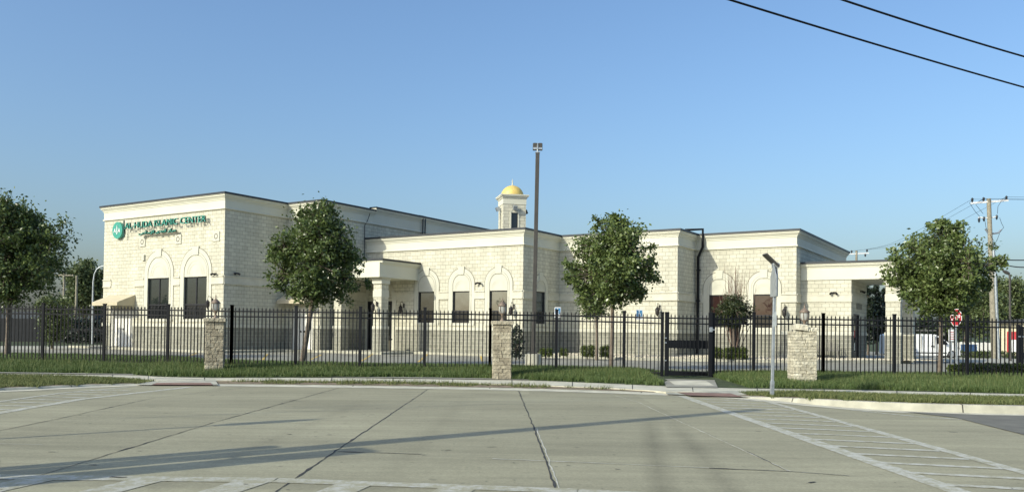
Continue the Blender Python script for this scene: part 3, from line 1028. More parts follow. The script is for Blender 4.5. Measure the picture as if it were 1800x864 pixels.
# awnings
def awning(u0, u1, v, z0, z1, proj):
    a = MB()
    t = Vector
    A = [(u0, v - .03, z1), (u1, v - .03, z1), (u1, v - proj, z0 + .2), (u0, v - proj, z0 + .2), (u1, v - proj, z0), (u0, v - proj, z0), (u1, v - .03, z0), (u0, v - .03, z0)]
    a.add(A, [(3, 2, 1, 0), (5, 4, 2, 3), (1, 2, 4, 6), (0, 7, 5, 3)])
    return a.build('awning', MT['canvas'], bld)
awning(-24.4, -21.86, -8.23, 2.42, 3.07, 1.15)
awning(-13.75, -11.55, -3.79, 2.62, 3.3, .9)

# portico: roof slab with cornice, columns with base and capital
pr = MB(); pk = MB()
PP = [(-11.17, -3.3), (-7.0, -3.3), (-7.0, .0)]
sweep(pr, PP, [(r - .18, z) for r, z in cornice_profile(5.06, .98)])
pr.prism([(-11.17, -3.4), (-7.12, -3.4), (-7.12, 0), (-11.17, 0)], 4.09, 4.9)
sweep(pk, PP, [(r - .18 if r > 0 else -4, z) for r, z in coping_profile(5.06)[:4]])
pr.build('portico_roof', MT['frieze'], bld)
pk.build('roof_coping', MT['coping'], bld)
def column(u0, u1, v0, v1, top, base=1.24, capz=.35, band=None):
    c = MB(); c.box(u0, u1, v0, v1, base, top)
    co = c.build('column', MT['stone'], bld)
    c = MB(); c.bbox(u0 - .03, u1 + .03, v0 - .03, v1 + .03, -.2, base, .01)
    c.build('column_base', MT['base'], co)
    c = MB()
    c.bbox(u0 - .05, u1 + .05, v0 - .05, v1 + .05, base, base + .16, .02)
    c.build('plinth', MT['smooth'], co)
    c = MB()
    c.bbox(u0 - .07, u1 + .07, v0 - .07, v1 + .07, top - capz, top - capz + .25, .02)
    c.bbox(u0 - .1, u1 + .1, v0 - .1, v1 + .1, top - capz + .25, top, .02)
    c.build('capital', MT['smooth'], co)
    if band:
        c = MB(); c.bbox(u0 - .035, u1 + .035, v0 - .035, v1 + .035, band, band + .38, .02)
        c.build('stone_band', MT['smooth'], co)
    return co
column(-7.89, -7.31, -3.0, -2.42, 4.09, band=3.0)
column(-10.9, -10.32, -3.0, -2.42, 4.09, band=3.0)

# drive-through canopy on the right with its own front wall and pillars
ca = MB(); ck = MB()
CP = [(12.62, 7.78), (17.55, 7.78), (17.55, 13.4), (12.62, 13.4)]
sweep(ca, CP, [(r - .05, z) for r, z in cornice_profile(5.02, .92)])
ca.prism([(12.62, 7.76), (17.55, 7.76), (17.55, 13.38), (12.62, 13.38)], 4.1, 4.9)
sweep(ck, CP, [(r - .05 if r > 0 else -2.4, z) for r, z in coping_profile(5.02)[:4]])
ca.build('canopy_roof', MT['frieze'], bld); ck.build('roof_coping', MT['coping'], bld)
mw, mb_, ml, mn = MB(), MB(), MB(), MB()
for p, q, hs in (((12.61, 7.8), (15.14, 7.8), []), ((15.14, 7.8), (15.14, 12.42), [(.66, 2.2, -.1, 2.35)])):
    wall_seg(mw, p, q, 1.24, 4.11, hs); wall_seg(mb_, p, q, -.3, 1.24, hs)
    dd = [(h[0], h[1]) for h in hs]
    ledge(ml, p, q, 1.215, 1.40, .035, dd); ledge(mn, p, q, 2.96, 3.30, .03); ledge(mn, p, q, 3.30, 3.345, .05)
mw.build('wall', MT['stone'], bld); mb_.build('wall_base', MT['base'], bld); ml.build('stone_ledge', MT['smooth'], bld); mn.build('stone_band', MT['band'], bld)
door(facade(15.14, 7.8 + 1.43, True), 1.54, 2.35, MT['frame'], MT['frame'], 2, True)
column(16.77, 17.45, 7.82, 8.5, 4.11, band=2.95)
column(16.87, 17.53, 12.4, 13.1, 4.11, band=2.95)
s = MB(); s.box(-.75, .75, -.04, .0, 2.62, 2.92)
xf(s, facade(15.14, 10.0, True)).build('door_plaque', MT['plate'], bld)

# plaques with eight-pointed rings
for c in (-21.24, -17.9, -14.6):
    s = MB(); s.bbox(-.27, .27, 5.90, 6.46, -.05, .05, .015)
    s.v = [(x, -z, y) for x, y, z in s.v]
    po = xf(s, facade(c, -8.23)).build('wall_plaque', MT['smooth'], bld)
    s = MB()
    P8 = []
    for k in range(16):
        r = .17 if k % 2 == 0 else .135
        P8.append((r * math.cos(k * math.pi / 8), r * math.sin(k * math.pi / 8)))
    for k in range(16):
        a, b = P8[k], P8[(k + 1) % 16]
        s.add([(a[0], -.056, 6.18 + a[1]), (a[0] * .72, -.056, 6.18 + a[1] * .72), (b[0] * .72, -.056, 6.18 + b[1] * .72), (b[0], -.056, 6.18 + b[1])], [(0, 1, 2, 3)])
    xf(s, facade(c, -8.23)).build('star_ring', MT['ring'], po)
s = MB(); s.bbox(-.11, .11, -.10, .02, 5.08, 5.42, .01)
xf(s, facade(-21.08, -8.23)).build('wall_box', MT['smooth'], bld)

# wall lanterns, cameras
def lantern_shape(h=1.0):
    return [(.0, 0), (.03, .0), (.045, .06), (.10, .12), (.115, .30), (.105, .34), (.14, .36), (.05, .47), (.02, .52), (.018, .60), (0, .62)]
def wall_lantern(mtx, z):
    m_ = MB()
    m_.tube([(0, 0, z + .45), (0, -.1, z + .62), (0, -.24, z + .66), (0, -.30, z + .58)], .016, 6)
    m_.box(-.05, .05, -.03, .01, z + .3, z + .55)
    m_.lathe([(r, z + q - .05) for r, q in lantern_shape()], (0, -.30, 0), 8, False)
    lo_ = xf(m_, mtx).build('wall_lantern', MT['darkbronze'], bld)
    return lo_
for mtx, z in ((facade(-14.86, -8.23), 2.25), (facade(-.55, 0), 2.1), (facade(-8.2, 0), 2.2), (facade(-7.6, -3.05), 2.2), (facade(6.15, 4), 2.15), (facade(12.08, 6.79), 2.15), (facade(17.6, 12.8, True), 2.3)):
    wall_lantern(mtx, z)
def wall_cam(mtx, z):
    m_ = MB()
    m_.box(-.06, .06, -.06, .01, z - .03, z + .05)
    for sg in (-1, 1):
        m_.tube([(sg * .03, -.05, z), (sg * .11, -.12, z), (sg * .16, -.22, z - .06)], [.03, .05, .06], 8)
    return xf(m_, mtx).build('security_camera', MT['frame'], bld)
for mtx, z in ((facade(-14.62, -8.23), 4.13), (facade(-13.95, -7.5, True), 4.19), (facade(-2.8, 0), 3.85), (facade(14.3, 7.8), 3.42), (facade(15.14, 10.4, True), 3.6)):
    wall_cam(mtx, z)
# black downspout from the middle roof
m_ = MB()
m_.tube([(6.75, 6.2, 6.6), (6.75, 6.2, 6.95), (7.62, 6.55, 6.98), (7.62, 6.55, 6.0), (7.34, 6.62, 5.45), (7.34, 6.62, .1)], .075, 8)
m_.box(7.24, 7.44, 6.6, 6.8, 4.7, 4.76); m_.box(7.24, 7.44, 6.6, 6.8, 3.0, 3.06)
m_.build('downspout', MT['black'], bld)
m_ = MB()
for v in (5.2, 5.45):
    m_.tube([(-11.05, v, 6.4), (-11.0, v, 8.15), (-11.0, v, 8.72), (-11.3, v, 8.78)], .045, 6)
m_.build('roof_pipe', MT['coping'], bld)
m_ = MB()
m_.tube([(-11.13, -.25, 4.6), (-11.13, -.25, 7.5), (-11.1, -.05, 7.8), (-10.95, .0, 8.25)], .02, 6)
m_.build('conduit', MT['coping'], bld)

# minaret with gold dome (set square to the street corner: turned 45 degrees from the walls)
MC = at(900.5, 345, 53)
mloc = BM.inverted() @ MC
mzt = mloc.z
ms = 41 * mpp(53) * .985
MMX = Matrix.Translation((mloc.x, mloc.y, 0)) @ Matrix.Rotation(R(45), 4, 'Z')
h = ms / 2
t = MB()
wall_seg(t, (-h, -h), (h, -h), 6.2, mzt - .5, [(.5 - .22 + h - .5, .5 + .22 + h - .5, mzt - 2.15, mzt - 1.15)])
wall_seg(t, (h, -h), (h, h), 6.2, mzt - .5)
wall_seg(t, (h, h), (-h, h), 6.2, mzt - .5)
wall_seg(t, (-h, h), (-h, -h), 6.2, mzt - .5, [(h - .22, h + .22, mzt - 2.15, mzt - 1.15)])
mn_ = xf(t, MMX).build('minaret', MT['stone'], bld)
t = MB()
rect = [(-h, -h), (h, -h), (h, h), (-h, h)]
sweep(t, rect, [(0, mzt - .62), (.02, mzt - .62), (.02, mzt - .26), (.06, mzt - .24), (.07, mzt - .17), (.14, mzt - .13), (.14, mzt - .08), (.17, mzt - .07), (.17, mzt), (-h, mzt + .01)], True)
xf(t, MMX).build('minaret_cornice', MT['frieze'], mn_)
dr = 20 * mpp(53)
t = MB()
prof = [(dr * math.cos(a), mzt + .0 + (dr * .95) * math.sin(a)) for a in [i * math.pi / 2 / 14 for i in range(15)]]
t.lathe([(dr * .99, mzt - .0)] + prof, (0, 0, 0), 32)
xf(t, MMX).build('dome', MT['gold'], mn_)
t = MB()
zt = mzt + dr * .95
t.lathe([(.07, zt - .03), (.05, zt + .03), (.045, zt + .14), (.02, zt + .2), (.05, zt + .26), (.018, zt + .30), (.026, zt + .34), (.012, zt + .38), (0, zt + .48)], (0, 0, 0), 10)
xf(t, MMX).build('finial', MT['frieze'], mn_)
for rot in (0, -90):
    Q = MMX @ Matrix.Rotation(R(rot), 4, 'Z') @ Matrix.Translation((0, -h, 0))
    t = MB(); t.box(-.2, .2, .05, .1, mzt - 2.13, mzt - 1.17)
    wo = xf(t, Q).build('window', MT['glasslow'], mn_)
    t = MB()
    for sg in (-1, 1):
        t.box(min(sg * .22, sg * .30), max(sg * .22, sg * .30), -.03, .04, mzt - 2.22, mzt - 1.15)
    for k in range(12):
        a0, a1 = math.pi * k / 12, math.pi * (k + 1) / 12
        t.add([(r * math.cos(a), -.03, mzt - 1.15 + r * math.sin(a)) for r, a in ((.22, a0), (.30, a0), (.30, a1), (.22, a1))], [(0, 1, 2, 3)])
        t.add([(0, -.012, mzt - 1.15), (.22 * math.cos(a0), -.012, mzt - 1.15 + .22 * math.sin(a0)), (.22 * math.cos(a1), -.012, mzt - 1.15 + .22 * math.sin(a1))], [(0, 1, 2)])
    t.box(-.34, .34, -.05, .04, mzt - 2.3, mzt - 2.18)
    xf(t, Q).build('arch_surround', MT['frieze'], mn_)
    t = MB()
    Q2 = Q @ Matrix.Translation((-.02 if rot == 0 else 0, -.2, mzt - .86))
    t.box(-.13, .13, -.12, .12, -.13, .13, Q2 @ Matrix.Rotation(R(25), 4, 'X'))
    t.box(-.03, .03, .05, .22, -.03, .03, Q2)
    t.build('floodlight', MT['galv'], mn_)
Q2 = MMX @ Matrix.Translation((h + .16, 0, mzt - .98))
t = MB(); t.box(-.1, .1, -.13, .13, -.13, .13, Q2 @ Matrix.Rotation(R(-20), 4, 'Y')); t.box(-.2, 0, -.03, .03, -.03, .03, Q2)
t.build('floodlight', MT['frame'], mn_)

# kerbed walk along the building
mb = MB()
wk = [(-26.5, -7), (-26.5, -9.6), (-12.6, -9.6), (-12.6, -5.1), (-12.0, -4.2), (-6.2, -4.2), (-6.2, -1.6), (.25, -1.6), (.25, .1), (-5, 1), (-20, 1)]
mb.prism([tuple(W(u, v)[:2]) for u, v in wk], -.2, .205)
tag(mb.build('walkway', MT['kerb']), kind='structure')
bedpx = [(926, 624.5), (955, 627.5), (1050, 630), (1130, 632.5), (1171, 633), (1244, 634.5), (1392, 637), (1470, 636.5), (1600, 636)]
bedF = [G(x, y, .09) for x, y in bedpx]
bedB = [W(.1, .2), W(.1, 3), W(3, 4.5), W(6, 4.5), W(7.3, 6), W(8.5, 7.2), W(12.4, 8.2), W(15.3, 8.5), W(19.5, 8.4)]
mb = MB(); ed = [(p.x, p.y) for p in bedF]; eb = off(ed, .16)
n = len(ed)
mb.add([(x, y, -.1) for x, y in ed] + [(x, y, .2) for x, y in ed] + [(x, y, .205) for x, y in eb] + [(x, y, -.1) for x, y in eb],
       [(k * n + i, k * n + i + 1, (k + 1) * n + i + 1, (k + 1) * n + i) for k in range(3) for i in range(n - 1)])
tag(mb.build('bed_edging', MT['kerb']), kind='structure')
strip('gravel_bed', [(x, y, .195) for x, y in eb], [(p.x, p.y, .215) for p in bedB], MT['kerb'])
# loose stones in the bed
N = 5200
tt = rng.random(N) * (n - 1.001); ii = tt.astype(int); fr = (tt - ii)[:, None]; ww = rng.random(N)[:, None] ** 1.2
ebA = np.array(eb); bbA = np.array([(p.x, p.y) for p in bedB])
lo_ = ebA[ii] * (1 - fr) + ebA[ii + 1] * fr; hi_ = bbA[ii] * (1 - fr) + bbA[ii + 1] * fr
pos = np.concatenate([lo_ * (1 - ww) + hi_ * ww, np.full((N, 1), .215)], 1)
sz = rng.uniform(.03, .085, N)
tet = np.array([[[1, 0, -.3], [-.5, .9, -.3], [0, 0, .8]], [[-.5, .9, -.3], [-.5, -.9, -.3], [0, 0, .8]], [[-.5, -.9, -.3], [1, 0, -.3], [0, 0, .8]]])
an = rng.random(N) * 6.28; ca_, sa_ = np.cos(an), np.sin(an)
T = np.zeros((N, 3, 3, 3))
for k in range(3):
    for c_ in range(3):
        x_, y_, z_ = tet[k, c_]
        T[:, k, c_, 0] = pos[:, 0] + sz * (x_ * ca_ - y_ * sa_); T[:, k, c_, 1] = pos[:, 1] + sz * (x_ * sa_ + y_ * ca_); T[:, k, c_, 2] = pos[:, 2] + sz * z_
tag(fast_mesh('gravel', T.reshape(-1, 3, 3), 3, MT['gravel']), 'pale loose stones covering the bed along the mosque wall', 'gravel', kind='stuff')
# bays painted on the lot
qs = []
for x0, y0, x1, y1 in ((345, 620, 320, 631), (565, 623, 545, 632), (655, 622, 635, 634), (752, 622, 735, 636), (843, 620, 848, 634), (470, 622, 462, 632)):
    a, b = G(x0, y0, LOTZ), G(x1, y1, LOTZ)
    qs.append(line(a.x, a.y, b.x, b.y, .1))
paintquads(qs, MT['yellow'], LOTZ + .005)
qs = []
for x0, y0, x1, y1 in ((1195, 634, 1245, 646), (1320, 638, 1345, 645), (1050, 634, 1080, 640)):
    a, b = G(x0, y0, LOTZ), G(x1, y1, LOTZ)
    qs.append(line(a.x, a.y, b.x, b.y, .1))
paintquads(qs, MT['lotwhite'], LOTZ + .005)
qs = []
for x, y in ((612, 624.5), (700, 625.5), (795, 627)):
    a = G(x, y, LOTZ)
    qs.append([(a.x + .45 * math.cos(k * .7854), a.y + .22 * math.sin(k * .7854)) for k in range(8)])
mb = MB()
for q in qs: mb.add([(x, y, LOTZ + .006) for x, y in q], [tuple(range(len(q)))])
tag(mb.build('oil_stain', MT['tar']), kind='structure')

# ================================================================== SIGN
sg = thing('wall_sign', 'green raised lettering and round emblem on the tall left wing of the mosque', 'sign', W(-23.63, -8.23, 6.97), -TH)
def text_mesh(body, size, extr, bold=0.0):
    cu = bpy.data.curves.new('t', 'FONT')
    cu.body = body; cu.size = size; cu.extrude = extr; cu.offset = bold
    cu.resolution_u = 2
    to = bpy.data.objects.new('t', cu); C.objects.link(to)
    bpy.context.view_layer.update()
    me = bpy.data.meshes.new_from_object(to.evaluated_get(bpy.context.evaluated_depsgraph_get()))
    bpy.data.objects.remove(to)
    return me
def place_text(body, name, x0, x1, z0, z1, y, extr, m, parent, bold=0.0, side=None):
    me = text_mesh(body, 1, .1, bold)
    co = np.array([v.co[:] for v in me.vertices])
    mn_v, mx_v = co.min(0), co.max(0)
    sx, sz_ = (x1 - x0) / (mx_v[0] - mn_v[0]), (z1 - z0) / (mx_v[1] - mn_v[1])
    for v in me.vertices:
        c = v.co
        v.co = (x0 + (c.x - mn_v[0]) * sx, y - (c.z / .1) * extr, z0 + (c.y - mn_v[1]) * sz_)
    me.materials.clear(); me.materials.append(m)
    if side is not None:
        me.materials.append(side)
        me.update()
        for p in me.polygons:
            if abs(p.normal.y) < .9: p.material_index = 1
    me.name = name
    o = bpy.data.objects.new(name, me); C.objects.link(o)
    o.parent = parent
    return o
s = MB(); prof = [(0, -.16), (.47, -.16), (.5, -.14), (.5, -.02)]
s.lathe([(r, 0) for r, z in prof], (0, 0, 0), 40)
s = MB(); n = 40
circ = [(.12 + .5 * math.cos(2 * math.pi * k / n), .5 * math.sin(2 * math.pi * k / n)) for k in range(n)]
s.add([(x, -.2, z) for x, z in circ] + [(x, -.04, z) for x, z in circ], [tuple(range(n))] + [(k, n + k, n + (k + 1) % n, (k + 1) % n) for k in range(n)])
em = s.build('emblem', MT['green'], sg)
place_text('A', 'letter', -.21, .02, -.14, .11, -.215, .01, MT['letterwhite'], em, .02)
place_text('A', 'letter', .22, .45, -.14, .11, -.215, .01, MT['letterwhite'], em, .02)
s = MB(); s.box(.09, .15, -.225, -.2, -.24, .2); s.lathe([(0, .19), (.035, .25), (0, .32)], (.12, -.212, 0), 8)
s.build('emblem_tower', MT['letterwhite'], em)
s = MB(); s.box(.80, .865, -.25, -.19, -.46, .54)
s.build('divider_bar', MT['greenside'], sg)
place_text('AL-HUDA ISLAMIC CENTER', 'lettering', 1.02, 8.46, .01, .37, -.26, .05, MT['green'], sg, -.004, MT['greenside'])
# Arabic line, presentation forms written left to right
AR = 'مركز الهدى الإسلامي'
SHAPED = [0xFEE3, 0xFEAE, 0xFEDB, 0xFEB0, 0x20, 0xFE8D, 0xFEDF, 0xFEEC, 0xFEAA, 0xFEF0 - 1, 0x20, 0xFE8D, 0xFEF9, 0xFEB3, 0xFEFC, 0xFEE3, 0xFEF2]
place_text(''.join(chr(c) for c in reversed(SHAPED)), 'arabic_lettering', 2.42, 5.88, -.47, -.19, -.26, .06, MT['green'], sg, .008, MT['greenside'])
s = MB(); s.box(2.5, 5.8, -.2, -.1, -.40, -.35)
s.build('raceway', MT['smooth'], sg)

# ================================================================== FENCE, GATE, PILLARS
POSTX = [(-37, 26.1, .22), (75, 26.0, .22), (183, 25.9, .22), (295, 25.5, .22), (407, 24.9, .2), (520, 24.8, .2), (633, 24.7, .2), (746.5, 24.8, .2), (861.5, 25.0, .2), (978, 25.2, .2), (1097, 25.0, .18),
         (1164, 24.7, .15), (1254, 24.6, .14), (1325, 24.8, .18), (1447, 24.8, .18), (1572, 24.5, .17), (1700, 24.2, .16), (1833, 24.0, .15)]
FP = []
for x, Y, z in POSTX:
    p = at(x, 600, Y); FP.append(Vector((p.x, p.y, z)))
def post(parent, p, h=1.9, wd=.085, ang=0):
    m_ = MB()
    m_.bbox(-wd / 2, wd / 2, -wd / 2, wd / 2, -.25, h - .03, .006)
    m_.box(-wd / 2 - .008, wd / 2 + .008, -wd / 2 - .008, wd / 2 + .008, h - .03, h)
    xf(m_, Matrix.Translation(p) @ Matrix.Rotation(ang, 4, 'Z'))
    return m_.build('post', MT['black'], parent)
def panel(parent, a, b, gap=.05, h=1.84, name='picket_panel', lock=False, z0=.02):
    d = b - a; Ln = Vector((d.x, d.y)).length
    ang = math.atan2(d.y, d.x); sl_ = d.z / Ln
    Mx = Matrix.Translation(a) @ Matrix.Rotation(ang, 4, 'Z') @ Matrix(((1, 0, 0, 0), (0, 1, 0, 0), (sl_, 0, 1, 0), (0, 0, 0, 1)))
    m_ = MB()
    for z in (h - .13, h - .29, z0 + .06):
        m_.box(gap * .5, Ln - gap * .5, -.019, .019, z - .021, z + .021)
    k = max(2, round((Ln - 2 * gap) / .1165))
    for i in range(k):
        x = gap + (Ln - 2 * gap) * (i + .5) / k
        m_.box(x - .0135, x + .0135, -.0135, .0135, z0, h - .05)
        m_.add([(x - .0105, -.0105, h - .05), (x + .0105, -.0105, h - .05), (x + .0105, .0105, h - .05), (x - .0105, .0105, h - .05), (x, 0, h)], [(0, 1, 4), (1, 2, 4), (2, 3, 4), (3, 0, 4)])
        m_.box(x - .018, x + .018, -.018, .018, h - .075, h - .055)
    xf(m_, Mx)
    return m_.build(name, MT['black'], parent)
def fence(i0, i1, label):
    f = thing('picket_fence', label, 'fence', FP[i0], 0, 'black picket fence sections along the sidewalk')
    loc = FP[i0]
    for i in range(i0, i1 + 1):
        post(f, FP[i] - loc)
    for i in range(i0, i1):
        panel(f, FP[i] - loc, FP[i + 1] - loc)
    return f
fence(0, 4, 'black spear-top picket fence left of the first stone pillar, in front of the tall wing')
fence(4, 8, 'black spear-top picket fence between the first and middle stone pillars')
fence(8, 11, 'black spear-top picket fence between the middle stone pillar and the gate')
fence(12, 14, 'short black picket fence between the gate and the right-hand stone pillar')
f2 = fence(14, 17, 'black spear-top picket fence right of the palest stone pillar, in front of the white van')
# the gate
gt = thing('picket_gate', 'black iron picket gate with a solid lock rail, standing over the concrete landing', 'gate', FP[11])
g0, g1 = Vector((.13, -.06, 0)), FP[12] - FP[11] + Vector((-.1, -.06, 0))
gz = -.02
for q in (g0, g1):
    m_ = MB(); m_.bbox(q.x - .06, q.x + .06, q.y - .04, q.y + .04, gz + .02, 1.90, .008); m_.build('gate_stile', MT['black'], gt)
panel(gt, g0 + Vector((0, 0, .05)), g1 + Vector((0, 0, .05)), .06, 1.80, 'gate_leaf')
m_ = MB(); m_.box(g0.x + .06, g1.x - .06, g0.y - .035, g0.y + .035, gz + .03, gz + .13); m_.build('bottom_rail', MT['black'], gt); m_ = MB()
m_.box(g0.x + .06, g1.x - .06, g0.y - .03, g0.y + .03, .82, 1.06)
for k in range(12):
    x = g0.x + .12 + k * (g1.x - g0.x - .24) / 11
    m_.box(x - .008, x + .008, g0.y - .045, g0.y - .03, .80, 1.08)
m_.build('lock_rail', MT['black'], gt)
m_ = MB(); m_.bbox(g1.x - .05, g1.x + .05, g1.y - .08, g1.y - .04, 1.32, 1.46, .01); m_.box(g1.x + .02, g1.x + .11, g1.y - .07, g1.y - .05, 1.37, 1.40)
m_.build('latch', MT['galv'], gt)
m_ = MB()
for z in (.45, .98, 1.12): m_.tube([(g0.x - .08, g0.y - .05, z), (g0.x - .02, g0.y - .05, z)], .02, 6)
m_.build('hinge', MT['galv'], gt)

def stone_mats():
    ms_ = []
    for k, (a, b, mo) in enumerate((((.27, .235, .165), (.46, .415, .30), (.10, .09, .065)), ((.45, .41, .30), (.66, .615, .47), (.17, .155, .11)))):
        ms_.append((mat('pillar_stone_%d' % k, b, .95, noise=(7, .3), bump=(16, 1, .04)), mat('pillar_joint_%d' % k, mo, 1), a, b))
    return ms_
PST = stone_mats()
def stone_tint(k, rr):
    _, _, a, b = PST[k]
    t = rr.random()
    return tuple(a[i] * (1 - t) + b[i] * t for i in range(3))
TINTS = []
for k in range(2):
    rr = random.Random(30 + k)
    TINTS.append([mat('split_stone', stone_tint(k, rr), .95, noise=(6, .28), bump=(14, 1, .05)) for _ in range(6)])
def pillar(px, py, wpx, toppx, label, kind, rz, broken=False, seed=1):
    rr = random.Random(seed)
    zg = .15
    g = G(px, py, zg); Y = g.y
    wd = wpx * mpp(Y)
    hgt = (at(px, toppx, Y).z) - zg
    t = thing('stone_pillar', label, 'pillar', (g.x, Y + wd / 2, zg), rz, 'stone pillars standing in the grass before the fence')
    core = MB(); h_ = wd / 2 - .012
    core.box(-h_, h_, -h_, h_, -.2, hgt - .1)
    core.build('mortar_core', PST[kind][1], t)
    ncr = int(round((hgt - .10) / (.104 if not broken else .078)))
    ch = (hgt - .10) / ncr
    meshes = [MB() for _ in range(6)]
    H = wd / 2
    for c_ in range(ncr):
        z0, z1 = c_ * ch + .004, (c_ + 1) * ch - .004
        if c_ == 0: z0 = -.15
        cut = rr.uniform(-.12, .12) * wd + (wd * .1 if c_ % 2 else -wd * .1)
        for side in range(4):
            Mx = Matrix.Rotation(side * math.pi / 2, 4, 'Z')
            for a, b in ((-H, cut - .004), (cut + .004, H)):
                pr_ = rr.uniform(-.004, .012)
                meshes[rr.randrange(6)].bbox(a + rr.uniform(0, .004), b - rr.uniform(0, .004), -H - pr_, -H + .05, z0, z1, .008, Mx)
    # one body mesh, several stone tints
    body = MB(); idx = []
    for k, m_ in enumerate(meshes):
        o0 = len(body.f); body.add(m_.v, m_.f); idx += [k] * (len(body.f) - o0)
    bo = body.build('stone_body', TINTS[kind][0], t)
    for m_ in TINTS[kind][1:]: bo.data.materials.append(m_)
    bo.data.polygons.foreach_set('material_index', idx)
    cp_ = MB()
    if not broken:
        cp_.bbox(-H - .055, -.004, -H - .055, H + .055, hgt - .095, hgt, .012); cp_.bbox(.004, H + .055, -H - .055, H + .055, hgt - .095, hgt, .012)
    else:
        cp_.bbox(-H - .06, -.06, -H - .05, H - .1, hgt - .09, hgt + .07, .03, Matrix.Rotation(.1, 4, 'Y'))
        cp_.bbox(-.05, .13, -H - .02, H, hgt - .10, hgt - .02, .02); cp_.bbox(.14, H + .03, -H - .02, H + .02, hgt - .10, hgt + .0, .02)
    cp_.build('cap_stone', TINTS[kind][3], t)
    lz = hgt + (0 if not broken else -.02)
    lx = .0 if not broken else .06
    L_ = MB()
    L_.lathe([(.075, 0), (.075, .02), (.03, .05), (.04, .09), (.025, .13), (.05, .16), (.04, .18), (.095, .21), (.09, .22)], (lx, 0, lz), 10)
    L_.lathe([(.135, .42), (.14, .44), (.08, .50), (.05, .53), (.02, .55), (.018, .60), (.006, .66)], (lx, 0, lz), 10)
    for k in range(6):
        a = k * math.pi / 3
        L_.tube([(lx + .085 * math.cos(a), .085 * math.sin(a), lz + .21), (lx + .125 * math.cos(a), .125 * math.sin(a), lz + .30), (lx + .12 * math.cos(a), .12 * math.sin(a), lz + .43)], .008, 5)
    lo_ = L_.build('lantern', MT['bronze'], t)
    L_ = MB(); L_.lathe([(.07, .215), (.112, .30), (.108, .425)], (lx, 0, lz), 10)
    L_.build('lantern_glass', MT['lampglass'], lo_)
    return t
pillar(371.5, 654, 30.5, 558.5, 'dark tan split-stone pillar with a lantern, left of the tree by the white door', 0, R(16), seed=3)
pillar(881.5, 661, 32.5, 563.5, 'tan split-stone pillar with a lantern and square cap, beside the tall floodlight pole', 0, R(1), seed=4)
pillar(1416.5, 672, 40, 575, 'wide pale split-stone pillar with a broken cap and lantern, right of the metal sign post', 1, R(-3), True, seed=5)

# ================================================================== VEGETATION
def leaf_quads(pos, size, rgen, droop=.3):
    N = len(pos)
    d = rgen.normal(size=(N, 3)); d[:, 2] -= droop; d /= np.linalg.norm(d, axis=1)[:, None]
    s_ = rgen.normal(size=(N, 3)); s_ -= d * (s_ * d).sum(1)[:, None]; s_ /= np.linalg.norm(s_, axis=1)[:, None]
    L = size * rgen.uniform(.7, 1.35, N)[:, None]
    Wd = L * .30
    q = np.empty((N, 4, 3))
    q[:, 0] = pos; q[:, 1] = pos + d * L * .45 + s_ * Wd; q[:, 2] = pos + d * L; q[:, 3] = pos + d * L * .45 - s_ * Wd
    return q

